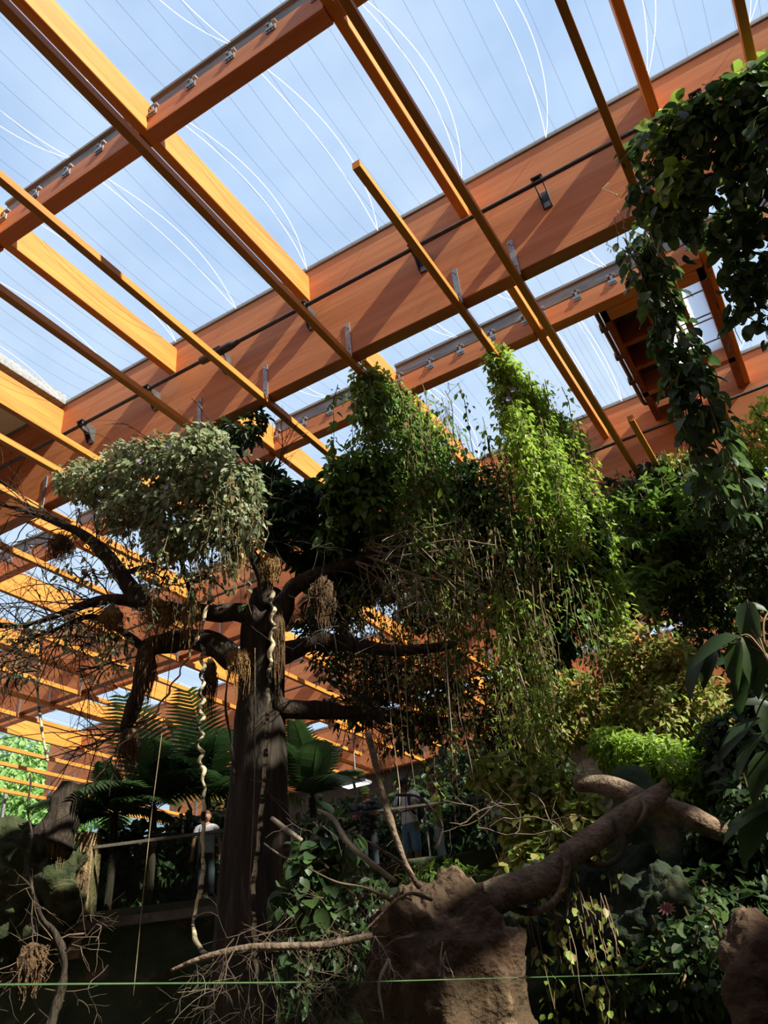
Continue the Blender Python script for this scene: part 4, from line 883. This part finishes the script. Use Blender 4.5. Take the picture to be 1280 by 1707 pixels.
# 7 right-hand curtains on the further battens
x3 = -0.20*H
vine('broad_curtain', 'broad dark vine curtain hanging from the cut batten stub at right', batt_strands(x3+0.15, 14.3, 15.4, 70, 1.5, 4.6, 0.40, 1.0), 'round', 0.06, (0.09, 0.18), 'dark', 260, spread=0.14)
vine('palmate_creeper', 'creeper with pale five-fingered leaves on the dark curtain at right', px_strands(12, (1010, 1130), (775, 830), (13.9, 14.2), (1.2, 2.6)), 'palmate', 0.16, (0.20, 0.32), 'mid', 120, spread=0.15)
vine('bright_strand', 'bright green vine strands hanging right of the batten stub', batt_strands(-0.163*H+0.25, 14.2, 14.8, 20, 2.0, 5.0, 0.18), 'ivy', 0.055, (0.08, 0.14), 'bright', 220, spread=0.10)
bush('batten_creeper', 'sunlit creeper on the long batten at the right edge', [bl(1255, 740, 13.5, 40, 40, 0.6), bl(1285, 700, 13.2, 26, 40, 0.5), bl(1230, 790, 13.8, 50, 30, 0.5), bl(1180, 800, 14.0, 36, 24, 0.4)], 1400, 'ivy', (0.08, 0.16), 'bright', 200)
vine('side_curtain', 'dark curtain of vine strands along the right edge', [strand(aty(U(1150, 1290), U(760, 820), U(13.2, 14.3)), U(2.0, 4.0), 0.15) for _ in range(45)], 'round', 0.08, (0.09, 0.18), 'dark', 200, spread=0.14)
# 8 big-leaved vine at upper right
bush('big_leaf_vine', 'big-leaved vine mass over the battens in the upper right corner', [bl(1100, 250, 7.5, 52, 50, 0.4), bl(1170, 235, 7.4, 70, 60, 0.5), bl(1245, 190, 7.2, 60, 55, 0.5), bl(1290, 230, 7.2, 60, 90, 0.5), bl(1180, 340, 7.7, 90, 60, 0.5), bl(1100, 330, 7.8, 46, 50, 0.4), bl(1250, 420, 7.9, 46, 46, 0.35), bl(1290, 330, 7.6, 60, 70, 0.5), bl(1270, 160, 7.1, 40, 30, 0.4)], 1500, 'biground', (0.13, 0.26), 'big', 300, shell=0.35, n_st=50)
bush('vine_crest', 'crest leaves of the big-leaved vine, sunlight put into their bright colour', [bl(1110, 215, 7.4, 40, 22, 0.3), bl(1180, 185, 7.3, 56, 20, 0.35), bl(1255, 150, 7.15, 50, 22, 0.35), bl(1130, 300, 7.3, 36, 30, 0.2)], 420, 'biground', (0.11, 0.22), 'bright', 240)  # sunlight on the crest is imitated by the lighter leaf palette
vine('pale_tendril', 'pale aerial roots dangling from the big-leaved vine', px_strands(16, (1010, 1150), (270, 400), (7.4, 8.0), (0.3, 0.8), 0.12), 'long', 0.30, (0.06, 0.12), 'bright', 20, stem_mat='twig_pale', stem=0.007)
hang = [strand(aty(1062+U(-22, 22), U(385, 430), 8.35+U(-.12, .12)), U(2.2, 4.3), 0.08) for _ in range(8)]
vine('hanging_strand', 'long hanging strand of large dark glossy leaves in front of the vent', hang, 'big', 0.055, (0.15, 0.26), 'big', 300, spread=0.14, stem=0.014)
hang = [strand(aty(U(1190, 1275), U(430, 480), 7.9), U(0.5, 1.1), 0.08) for _ in range(10)]
vine('hanging_strand', 'short hanging cluster of dark round leaves at the right edge below the corner vine', hang, 'biground', 0.06, (0.13, 0.22), 'big', 100, spread=0.12)
# 9 right-hand hedge and mound
bush('shrubbery', 'dense mixed shrubbery at right below the dark curtain, with reddish leaves', [blr(1060, 1110, 12.6, 60, 70, 0.5), blr(1130, 1130, 12.4, 50, 80, 0.5), blr(1090, 1200, 12.0, 80, 60, 0.5), blr(960, 1180, 12.4, 70, 60, 0.5), blr(900, 1220, 12.2, 60, 50, 0.5), blr(1190, 1200, 12.2, 50, 60, 0.5)], 8000, 'ovate', (0.07, 0.15), 'mixed', 300, shell=0.4, dry=0.14, n_st=60)
bush('green_mound', 'bright sunlit green creeper mound above the crossing logs', [blr(1060, 1255, 11.0, 60, 26, 0.5), blr(1120, 1285, 10.8, 56, 46, 0.5), blr(1150, 1330, 10.7, 30, 40, 0.4), blr(1020, 1240, 11.1, 40, 24, 0.4), blr(1080, 1290, 10.9, 40, 30, 0.4)], 5200, 'ivy', (0.06, 0.12), 'bright', 300, shell=0.55)
bush('dark_shrub', 'dark shrub filling the right edge below the shrubbery', [blr(1230, 1290, 10.2, 60, 90, 0.5), blr(1270, 1420, 9.6, 50, 120, 0.5), blr(1200, 1420, 9.8, 50, 60, 0.4), blr(1210, 1530, 9.2, 60, 70, 0.4), blr(1280, 1200, 10.6, 40, 80, 0.5)], 4200, 'ovate', (0.10, 0.20), 'dark', 220, shell=0.3, n_st=60)
bush('ivy_bank', 'yellow-green round-leaved ivy bank behind the long log', [blr(900, 1310, 10.6, 60, 34, 0.3), blr(880, 1370, 10.6, 50, 70, 0.3), blr(960, 1380, 10.4, 60, 60, 0.3), blr(1010, 1430, 10.2, 60, 50, 0.3), blr(900, 1440, 10.4, 60, 40, 0.3), blr(1060, 1450, 10.0, 50, 30, 0.3), blr(820, 1290, 10.8, 40, 30, 0.3)], 2600, 'round', (0.08, 0.17), 'mixed', 300, shell=0.5)
vine('rock_ivy', 'ivy trails hanging down the dark rock below the log', [strand(atr(U(850, 1180), U(1450, 1510), U(8.6, 9.0)), U(0.4, 1.3), 0.1) for _ in range(34)], 'round', 0.10, (0.06, 0.13), 'mixed', 200, spread=0.08)
vine('yellow_trail', 'pale twisted vine trailing down from the log with yellow-green leaves', [strand(atr(U(950, 1010), U(1475, 1495), 8.1), U(0.9, 1.6), 0.1) for _ in range(8)], 'round', 0.09, (0.05, 0.10), 'mixed', 120, spread=0.07, stem=0.006, stem_mat='twig')
bush('small_fern', 'low green plants at the foot of the visitors', [blr(745, 1455, 12.5, 36, 16, 0.3), blr(780, 1465, 12.5, 30, 12, 0.3), blr(700, 1460, 12.3, 26, 10, 0.3)], 700, 'long', (0.10, 0.20), 'mid', 120)
bush('dark_ivy', 'dim ivy leaves scattered over the green rock at lower right', [blr(1130, 1600, 8.0, 60, 70, 0.2), blr(1190, 1590, 8.0, 50, 80, 0.2), blr(1050, 1640, 8.2, 60, 60, 0.2), blr(1150, 1500, 8.3, 60, 30, 0.2)], 800, 'round', (0.05, 0.12), 'big', 160, shell=0.1)
# 10 plant close to the viewer at the right edge
pr = atr(1290, 1130, 4.6)
pl = empty('near_plant', (pr[0], pr[1], 0.0), 'plant with large drooping leaves close to the viewer at the right edge', 'plant')
stemP = spline([(pr[0]+0.25, pr[1], 0.0), (pr[0]+0.2, pr[1], 1.6), (pr[0]+0.1, pr[1], pr[2]-0.5), tuple(atr(1275, 1090, 4.6))], 6)
MB().tube(stemP, np.linspace(0.03, 0.012, len(stemP)), 6).build('stem', M['stem'], pl, True)
LV = [(1235,1060,1150,1085),(1230,1065,1215,1130),(1250,1050,1265,1140),(1245,1000,1250,1075),(1190,1075,1130,1140),(1265,1080,1215,1165),(1195,1085,1165,1130),(1280,1020,1235,1000),(1285,1200,1200,1215),(1280,1220,1215,1270),(1290,1180,1230,1160),(1280,1250,1250,1320),(1255,1205,1195,1245),(1285,1350,1200,1375),(1280,1330,1235,1420),(1270,1150,1290,1230),(1275,1100,1180,1090)]
P = np.array([atr(a, b, 4.6+0.02*i) for i, (a, b, c, d) in enumerate(LV)]); Q = np.array([atr(c, d, 4.5+0.02*i) for i, (a, b, c, d) in enumerate(LV)])
mb = MB()
for p in P: 
    j = np.argmin(np.linalg.norm(stemP-p, axis=1)); mb.tube(spline([stemP[j], (stemP[j]+p)/2+np.array([0, 0, 0.05]), p], 4), 0.006, 4)
mb.build('leaf_stalks', M['stem'], pl)
put_leaves(pl, 'biglong', P, Q-P, np.tile(np.array([[0.2, -0.6, 0.7]]), (len(P), 1))+0.3*rnd3(len(P)), np.linalg.norm(Q-P, axis=1)*1.05, 'dark', 40)
# leaves on the brushwood near the trunk
bush('broadleaf_sapling', 'dark broad-leaved sapling in the brushwood right of the trunk', [blr(515, 1440, 7.6, 40, 40, 0.25), blr(560, 1400, 7.7, 40, 40, 0.25), blr(530, 1500, 7.6, 40, 30, 0.25), blr(480, 1500, 7.6, 20, 40, 0.2)], 300, 'biground', (0.09, 0.20), 'big', 200, shell=0.3)
bush('bank_plants', 'dim undergrowth below the visitors beside the root plate', [blr(560, 1560, 8.8, 50, 60, 0.3), blr(500, 1620, 8.8, 40, 60, 0.3), blr(600, 1500, 9.0, 40, 40, 0.3)], 900, 'ovate', (0.07, 0.15), 'dark', 120)
# bromeliad with a pink centre
c = atr(1115, 1522, 8.1); br = empty('bromeliad', tuple(c), 'small spiky bromeliad with a pinkish rosette on the green rock', 'plant')
M['pink'] = noisy('pink_leaf', (0.22, 0.07, 0.09), (0.42, 0.20, 0.20), 6, rough=0.6)
for k in range(11):
    a = k*2*math.pi/11; d = np.array([math.cos(a)*0.08, -0.05, 0.03+math.sin(a)*0.06]); s = np.cross(d, [0, 1, 0]); s = s/np.linalg.norm(s)*0.012
    MB().add([c-s, c+s, c+d*0.6+s+np.array([0, 0, 0.02]), c+d, c+d*0.6-s+np.array([0, 0, 0.02])], [(0, 1, 2, 3, 4)]).build('leaf', M['pink'], br)
# ------------------------------------------------------------------ palms behind the deck window, greenery outside
def palm(u, v, r, n, L_, label, pal='mid', lean=0.0):
    c = atr(u, v, r); o = empty('palm', (c[0], c[1], ZD), label, 'palm', 'palms behind the deck')
    MB().tube(spline([(c[0], c[1], ZD-0.1), (c[0]+0.05, c[1], (ZD+c[2])/2), tuple(c)], 4), 0.08, 8).build('stem', M['bark'], o, True)
    for k in range(n):
        a = 2*math.pi*k/n+RNG.random()*0.5; el = 0.45+0.95*RNG.random(); l = L_*(0.75+0.4*RNG.random())
        d = np.array([math.cos(a)*math.cos(el), math.sin(a)*math.cos(el), math.sin(el)]); P = [c]
        for i in range(8): P.append(P[-1]+d*l/8); d = d+np.array([0, 0, -0.16]); d /= np.linalg.norm(d)
        P = np.array(P); mb = MB(); mb.tube(P, np.linspace(0.014, 0.004, len(P)), 4, False)
        for i in np.linspace(0.8, 7.9, 24):
            j = int(i); p = P[j]+(P[min(j+1, 8)]-P[j])*(i-j); t = P[min(j+1, 8)]-P[j]; t /= (np.linalg.norm(t)+1e-9)
            sd = np.cross(t, [0, 0, 1]); sd /= (np.linalg.norm(sd)+1e-9); ll = 0.42*l*math.sin(math.pi*(0.12+0.80*i/8))**0.8*0.95
            for s in (-1, 1):
                e = p+(sd*s*0.85+t*0.55+np.array([0, 0, -0.28]))*ll; w = t*0.034
                mb.add([p-w, (p+e)/2-w*1.1+np.array([0, 0, .03]), e, (p+e)/2+w*1.1+np.array([0, 0, .03]), p+w], [(0, 1, 2, 3, 4)])
        mb.build('frond', LMO[pal], o)
palm(255, 1345, 18.5, 13, 2.3, 'dark palm with arching fronds behind the left part of the deck window', 'dark')
palm(345, 1330, 18.8, 14, 2.3, 'palm with feathery fronds just left of the trunk', 'dark')
palm(190, 1360, 18.6, 9, 1.5, 'low palm at the left end of the deck window', 'dark')
palm(520, 1330, 18.8, 11, 1.7, 'slender palm right of the trunk beside the photographer', 'dark')
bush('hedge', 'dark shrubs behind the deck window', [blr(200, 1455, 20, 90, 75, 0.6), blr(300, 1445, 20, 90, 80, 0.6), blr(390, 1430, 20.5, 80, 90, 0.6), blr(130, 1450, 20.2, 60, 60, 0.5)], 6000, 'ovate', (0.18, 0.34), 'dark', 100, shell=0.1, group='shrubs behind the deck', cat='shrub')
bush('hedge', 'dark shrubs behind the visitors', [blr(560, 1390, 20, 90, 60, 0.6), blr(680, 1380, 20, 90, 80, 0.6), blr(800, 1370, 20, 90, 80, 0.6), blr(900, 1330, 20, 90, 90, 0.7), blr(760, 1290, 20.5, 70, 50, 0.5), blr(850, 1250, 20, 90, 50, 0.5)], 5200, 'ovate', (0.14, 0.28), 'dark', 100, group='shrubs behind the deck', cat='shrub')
bush('garden_trees', 'bright green trees seen through the far glazing at the left edge', [blr(20, 1350, 43, 70, 30, 1.5), blr(90, 1345, 43, 50, 26, 1.5), blr(-40, 1340, 43, 60, 40, 1.5), blr(50, 1390, 42, 90, 30, 1.5), blr(20, 1310, 44, 80, 30, 1.5), blr(110, 1310, 44, 60, 30, 1.5), blr(190, 1320, 44, 60, 40, 1.5), blr(10, 1265, 45, 70, 40, 1.5), blr(90, 1275, 45, 60, 40, 1.5), blr(150, 1380, 42, 60, 30, 1.5)], 8000, 'ovate', (0.25, 0.5), 'far', 60, cat='trees')
# ================================================================== visitors on the deck
M['skin'] = noisy('skin', (0.24, 0.12, 0.075), (0.32, 0.165, 0.105), 8, rough=0.6)
M['skin_tan'] = noisy('tanned_skin', (0.17, 0.08, 0.048), (0.24, 0.115, 0.07), 8, rough=0.6)
M['hair_dark'] = noisy('dark_hair', (0.015, 0.010, 0.008), (0.04, 0.026, 0.018), 30, rough=0.7)
M['hair_brown'] = noisy('brown_hair', (0.06, 0.03, 0.016), (0.11, 0.055, 0.028), 30, rough=0.7)
M['hair_blond'] = noisy('blond_hair', (0.30, 0.16, 0.06), (0.45, 0.27, 0.12), 30, rough=0.7)
M['white_shirt'] = noisy('white_shirt', (0.66, 0.66, 0.66), (0.78, 0.78, 0.77), 6, rough=0.9)
M['grey_shirt'] = noisy('grey_shirt', (0.26, 0.26, 0.27), (0.38, 0.38, 0.39), 6, rough=0.9)
M['dark_shirt'] = noisy('dark_print_shirt', (0.012, 0.013, 0.014), (0.16, 0.16, 0.17), 14, rough=0.9, lo=0.48, hi=0.62)
M['yellow_top'] = noisy('lime_top', (0.42, 0.48, 0.05), (0.52, 0.58, 0.09), 6, rough=0.9)
M['jeans'] = noisy('blue_jeans', (0.08, 0.15, 0.22), (0.16, 0.27, 0.36), 5, rough=0.9)
M['jeans_pale'] = noisy('pale_jeans', (0.36, 0.40, 0.42), (0.48, 0.52, 0.54), 5, rough=0.9)
M['jeans_dark'] = noisy('dark_jeans', (0.012, 0.016, 0.022), (0.03, 0.036, 0.045), 5, rough=0.9)
M['black'] = noisy('black_fabric', (0.010, 0.010, 0.011), (0.025, 0.025, 0.027), 10, rough=0.8)
M['green_cap'] = noisy('green_cap', (0.14, 0.26, 0.03), (0.22, 0.36, 0.05), 6, rough=0.8)
M['shoe'] = noisy('shoes', (0.20, 0.19, 0.18), (0.40, 0.39, 0.38), 10, rough=0.8)
def skin_obj(name, J, E, Rr, mat, root, mtx, sub=1):
    """a continuous surface grown over joints"""
    me = bpy.data.meshes.new(name); me.from_pydata([tuple(j) for j in J], E, []); o = bpy.data.objects.new(name, me); COL.objects.link(o)
    sk = o.modifiers.new('skin', 'SKIN'); sk.use_smooth_shade = True
    for i, r in enumerate(Rr):
        v = me.skin_vertices[0].data[i]; v.radius = r if isinstance(r, tuple) else (r, r); v.use_root = (i == 0)
    sb = o.modifiers.new('sub', 'SUBSURF'); sb.levels = sub; sb.render_levels = sub
    dg = bpy.context.evaluated_depsgraph_get(); m2 = bpy.data.meshes.new_from_object(o.evaluated_get(dg)); m2.name = name
    bpy.data.objects.remove(o); bpy.data.meshes.remove(me)
    m2.materials.clear(); m2.materials.append(mat)
    for p in m2.polygons: p.use_smooth = True
    q = bpy.data.objects.new(name, m2); COL.objects.link(q); q.parent = root; q.matrix_basis = mtx; return q
def head_vf(c, h, yaw=0.0, pitch=0.0):
    nu, nv = 20, 16; V = []; F = []; R_ = Euler((pitch, 0, yaw)).to_matrix()
    for j in range(nv+1):
        th = math.pi*j/nv
        for i in range(nu):
            ph = 2*math.pi*i/nu; x, y, z = math.sin(th)*math.cos(ph), -math.sin(th)*math.sin(ph), math.cos(th)   # face looks to -y
            w = 0.36*(1.0-0.20*max(0, -z)); d = 0.44; X, Y, Z = x*h*w, y*h*d*(1-0.10*max(0, -z)), z*h*0.5
            if y < -0.6:
                f = math.exp(-((x/0.18)**2+((z+0.10)/0.22)**2)); Y -= h*0.09*f                                   # nose
                f = math.exp(-(((abs(x)-0.38)/0.16)**2+((z-0.08)/0.14)**2)); Y += h*0.045*f                      # eye sockets
                f = math.exp(-((x/0.3)**2+((z+0.50)/0.08)**2)); Y += h*0.02*f                                    # mouth
            if abs(x) > 0.9 and abs(z) < 0.3: X *= 1.12                                                           # ears
            v = R_ @ Vector((X, Y, Z)); V.append((c[0]+v.x, c[1]+v.y, c[2]+v.z))
    for j in range(nv):
        for i in range(nu): a, b = j*nu+i, j*nu+(i+1) % nu; F.append((a, b, b+nu, a+nu))
    return V, F
def cap_shape(c, h, yaw, pitch, low=-0.05, grow_=1.10, face=-0.35, long=0.0):
    """hair: a shell over the skull, open at the face; long adds hair down the back"""
    nu, nv = 20, 12; V = []; F = []; R_ = Euler((pitch, 0, yaw)).to_matrix()
    for j in range(nv+1):
        for i in range(nu):
            ph = 2*math.pi*i/nu; x0, y0 = math.cos(ph), -math.sin(ph)
            end = math.acos(max(-0.95, min(0.95, 0.45 if y0 < face else low-0.45*max(0, y0)-long*max(0, y0+0.2))))
            th = end*j/nv; x, y, z = math.sin(th)*x0, math.sin(th)*y0, math.cos(th)
            v = R_ @ Vector((x*h*0.36*grow_, y*h*0.44*grow_, z*h*0.5*grow_)); V.append((c[0]+v.x, c[1]+v.y, c[2]+v.z))
    for j in range(nv):
        for i in range(nu): a, b = j*nu+i, j*nu+(i+1) % nu; F.append((a, b, b+nu, a+nu))
    return V, F
def person(loc, yaw, h, label, shirt, legs, skin, hair, arms, head=(0.0, 0.25), slim=1.0, capm=None, shorts=False, longhair=0.0, bag=False, strap=False, long_sleeve=False):
    """arms: for left (+x) and right (-x): elbow and wrist offsets in body heights; figure faces -y before yaw"""
    root = empty('person', tuple(loc), label, 'person', 'visitors on the deck')
    mtx = Matrix.Rotation(yaw, 4, 'Z'); g = lambda *a: tuple(c*h for c in a)
    w = slim
    J = [g(0, 0, .53), g(0, .005, .60), g(0, .0, .68), g(0, .0, .76), g(0, .005, .82), g(0, -.005, .86), g(0, -.015, .885)]
    R_ = [(.088*w, .062*w), (.082*w, .058*w), (.092*w, .060*w), (.098*w, .060*w), (.055*w, .045*w), (.030, .030), (.030, .032)]
    E = [(i, i+1) for i in range(6)]
    shoulder = {}
    for s, (el, wr) in zip((1, -1), arms):
        k = len(J); sh = (s*.108*w, .0, .805)
        J += [g(*sh), g(*el), g(*[(a+b)/2 for a, b in zip(el, wr)]), g(*wr)]
        R_ += [.034*w, .025*w, .022, .016]; E += [(4, k), (k, k+1), (k+1, k+2), (k+2, k+3)]
        # hand: palm and five fingers
        d = Vector(wr)-Vector(el); d.normalize(); a = Vector((0, 0, 1)); sd = d.cross(a); sd.normalize() if sd.length > 1e-3 else None
        pm = Vector(wr)+d*0.030; J.append(g(*pm)); R_.append((.017, .011)); E.append((k+3, k+4)); base = k+4
        for f_ in range(4):
            q1 = pm+d*0.018+sd*(f_-1.5)*0.0095; q2 = q1+d*(0.020-0.003*abs(f_-1.5))+Vector((0, 0, -0.008)); n0 = len(J)
            J += [g(*q1), g(*q2)]; R_ += [.0048, .0042]; E += [(base, n0), (n0, n0+1)]
        q1 = Vector(wr)+d*0.020+sd*s*0.020+Vector((0, 0, .004)); q2 = q1+d*0.018+sd*s*0.006; n0 = len(J); J += [g(*q1), g(*q2)]; R_ += [.0055, .0045]; E += [(base, n0), (n0, n0+1)]
    for s in (1, -1):
        k = len(J); J += [g(s*.050*w, .0, .50), g(s*.055*w, -.004, .28), g(s*.057*w, .006, .16), g(s*.058*w, .008, .045), g(s*.062*w, -.055, .016)]
        R_ += [.055*w, .036*w, .034*w, .022, .020]; E += [(0, k), (k, k+1), (k+1, k+2), (k+2, k+3), (k+3, k+4)]
    Rm_ = [tuple(a*h for a in r) if isinstance(r, tuple) else r*h for r in R_]
    body = skin_obj('body', J, E, Rm_, M[skin], root, mtx)
    hc = (0, -.02*h, .93*h); hv, hf = head_vf(hc, .135*h, head[0], head[1])
    # head welded into the body mesh so that the figure stays one piece
    bm = body.data; V = [v.co[:] for v in bm.vertices]; F = [tuple(p.vertices) for p in bm.polygons]; k0 = len(V)
    nb = mesh_data('body', V+hv, F+[tuple(i+k0 for i in f) for f in hf], M[skin], True); body.data = nb
    def part(name, V, F, mat, smooth=True, parent=None):
        o = bpy.data.objects.new(name, mesh_data(name, V, F, mat, smooth)); COL.objects.link(o); o.parent = parent or root; o.matrix_basis = mtx if parent is None else Matrix.Identity(4); return o
    V, F = cap_shape(hc, .135*h, head[0], head[1], long=longhair, low=-0.15); part('hair', V, F, M[hair])
    if capm:
        V, F = cap_shape((hc[0], hc[1], hc[2]+.006*h), .135*h, head[0], head[1], low=0.25, grow_=1.18, face=-2.0)
        cp = part('cap', V, F, M[capm]); b = []; R2 = Euler((head[1], 0, head[0])).to_matrix()
        for a in np.linspace(-0.9, 0.9, 7): b.append((math.sin(a)*.045*h, -.045*h, .022*h)); b.append((math.sin(a)*.042*h, -(.045+.05*math.cos(a))*h, .012*h))
        b = [tuple(Vector(hc)+R2 @ Vector(p)) for p in b]; part('brim', b, [(2*i, 2*i+1, 2*i+3, 2*i+2) for i in range(6)], M[capm], False, cp)
    # clothing grown over the same joints, a little wider
    e = 1.16; tj = J[:5]; tr = [tuple(a*e for a in r) if isinstance(r, tuple) else r*e for r in Rm_[:5]]; te = [(0, 1), (1, 2), (2, 3), (3, 4)]
    tr[4] = tuple(a*0.85 for a in tr[4])
    for i in range(2):
        k = 7+i*15; nn = len(tj); sl = J[k+1]; mid = tuple((a*0.30+b*0.70) for a, b in zip(J[k], J[k+1]))
        tj = tj+[J[k], mid]; tr += [Rm_[k]*1.28, Rm_[k]*1.12]; te += [(4, nn), (nn, nn+1)]
        if long_sleeve: tj = tj+[J[k+1], J[k+3]]; tr += [Rm_[k+1]*1.3, Rm_[k+3]*1.4]; te += [(nn+1, nn+2), (nn+2, nn+3)]
    tj = [g(0, 0, .50)]+tj; tr = [(.094*w*h, .068*w*h)]+tr; te = [(0, 1)]+[(a+1, b+1) for a, b in te]
    sh = skin_obj('shirt', tj, te, tr, M[shirt], root, mtx)
    lj = [g(0, 0, .485), g(0, 0, .53), g(0, 0, .565)]; lr = [(.074*w*h, .058*w*h), (.084*w*h, .060*w*h), (.070*w*h, .050*w*h)]; le = [(0, 1), (1, 2)]
    for s in range(2):
        k = 7+30+s*5; n0 = len(lj); pts = [J[k], J[k+1]]+([] if shorts else [J[k+2], J[k+3]])
        if shorts: pts.append(tuple(a*0.35+b*0.65 for a, b in zip(J[k+1], J[k+2])))
        lj += pts; lr += [.064*w*h, .046*w*h]+([.046*w*h] if shorts else [.042*w*h, .034*w*h]); le += [(0, n0)]+[(n0+i, n0+i+1) for i in range(len(pts)-1)]
    skin_obj('trousers', lj, le, lr, M[legs], root, mtx)
    for s in (1, -1):
        V, F = blob_mesh((s*.060*w*h, -.028*h, .022*h), (.028*h, .072*h, .024*h), 0.0, 1.0, 12, 8); part('shoe', V, F, M['shoe'])
    if bag:
        V, F = blob_mesh((0, .115*w*h, .68*h), (.082*h, .055*h, .125*h), 0.02, 6.0, 18, 14, power=0.7); bg_ = part('backpack', V, F, M['black'])
        for s in (1, -1):
            P = spline([(s*.055*h, .09*h, .78*h), (s*.062*h, .03*h, .845*h), (s*.066*h, -.055*h, .80*h), (s*.070*h, -.078*h, .72*h), (s*.085*h, -.03*h, .62*h), (s*.08*h, .07*h, .60*h)], 4)
            V, F = tube_vf(P, 0.016*h, 6); part('shoulder_strap', V, F, M['black'], True, bg_)
    return root
def stand(u, v, off, z=None):
    d = ray(u, v); o = np.array([0, 0, EYE]); q = RA-RN*off; p = o+d*(((q-o)@RN)/(d@RN)); return (p[0], p[1], ZD)
face = math.atan2(RN[1], RN[0])+math.pi/2      # yaw that turns -y to the viewer side
person(stand(690, 1440, 0.75), face-0.5, 1.80, 'man in a white printed shirt and blue jeans with a black backpack at the rail', 'white_shirt', 'jeans', 'skin_tan', 'hair_dark', [((.15, -.07, .66), (.04, -.15, .63)), ((-.15, -.07, .66), (-.03, -.16, .645))], (-0.35, 0.35), 1.12, capm='black', shorts=True, bag=True)
person(stand(738, 1440, 0.70), face-1.2, 1.66, 'woman in a lime top and pale jeans raising a hand by the rail', 'yellow_top', 'jeans_pale', 'skin', 'hair_brown', [((.14, -.06, .68), (.05, -.16, .72)), ((-.13, -.08, .70), (-.06, -.17, .78))], (-0.2, 0.15), 0.88)
person(stand(618, 1432, 0.70), face-0.1, 1.72, 'photographer in a green cap and dark printed shirt holding a camera', 'dark_shirt', 'jeans_dark', 'skin', 'hair_dark', [((.15, -.06, .66), (.045, -.15, .695)), ((-.15, -.06, .66), (-.045, -.15, .695))], (0.2, 0.35), 1.0, capm='green_cap')
person(stand(343, 1445, 0.9), face+0.3, 1.72, 'dim visitor in a grey shirt standing behind the deck window, by the pale liana', 'grey_shirt', 'jeans_dark', 'skin', 'hair_brown', [((.15, .02, .64), (.16, -.04, .50)), ((-.15, .02, .64), (-.16, -.03, .50))], (0.1, 0.1), 1.05)
person(stand(838, 1420, 1.0), face-2.2, 1.66, 'fair-haired visitor in a white top, mostly hidden by vines at the right of the rail', 'white_shirt', 'jeans_dark', 'skin', 'hair_blond', [((.14, -.04, .66), (.08, -.14, .62)), ((-.14, -.04, .66), (-.08, -.14, .62))], (0.0, 0.1), 0.95, longhair=0.6)
# camera held by the photographer
p = stand(618, 1432, 0.70); d = RN*0.27; c = np.array([p[0]+d[0], p[1]+d[1], ZD+1.72*0.70])
cm = empty('photo_camera', tuple(c), 'small black camera in the photographer\'s hands', 'camera'); 
V = MB().box(-.065, .065, -.03, .03, -.04, .04); b = V.build('body', M['black']); b.parent = cm
MB().tube([(0, -.03, 0), (0, -.09, 0)], 0.032, 10).build('lens', M['black']).parent = cm
cm.rotation_euler = (0, 0, face)
# lit panel in the far hall
c = atr(587, 1308, 28); c[0] = min(PX, key=lambda x: abs(x-PW/2-c[0]))-PW/2; lp = empty('hanging_lamp', tuple(c), 'bright flat lamp far back, left of the photographer', 'lamp')
M['lamp'] = noisy('lamp_body', (0.25, 0.25, 0.25), (0.3, 0.3, 0.3), 4)
me_, nt_, b_ = mat_new('lamp_glow'); b_.inputs['Emission Color'].default_value = (0.9, 0.95, 1, 1); b_.inputs['Emission Strength'].default_value = 1.2; M['glow'] = me_
MB().box(c[0]-0.42, c[0]+0.42, c[1]-0.2, c[1]+0.2, c[2]-0.06, c[2]-0.04).build('diffuser', M['glow'], lp); MB().box(c[0]-0.46, c[0]+0.46, c[1]-0.24, c[1]+0.24, c[2]-0.04, c[2]+0.06).tube([(c[0], c[1], c[2]+0.06), (c[0], c[1], hz(1.178))], 0.02, 6).build('housing', M['lamp'], lp)
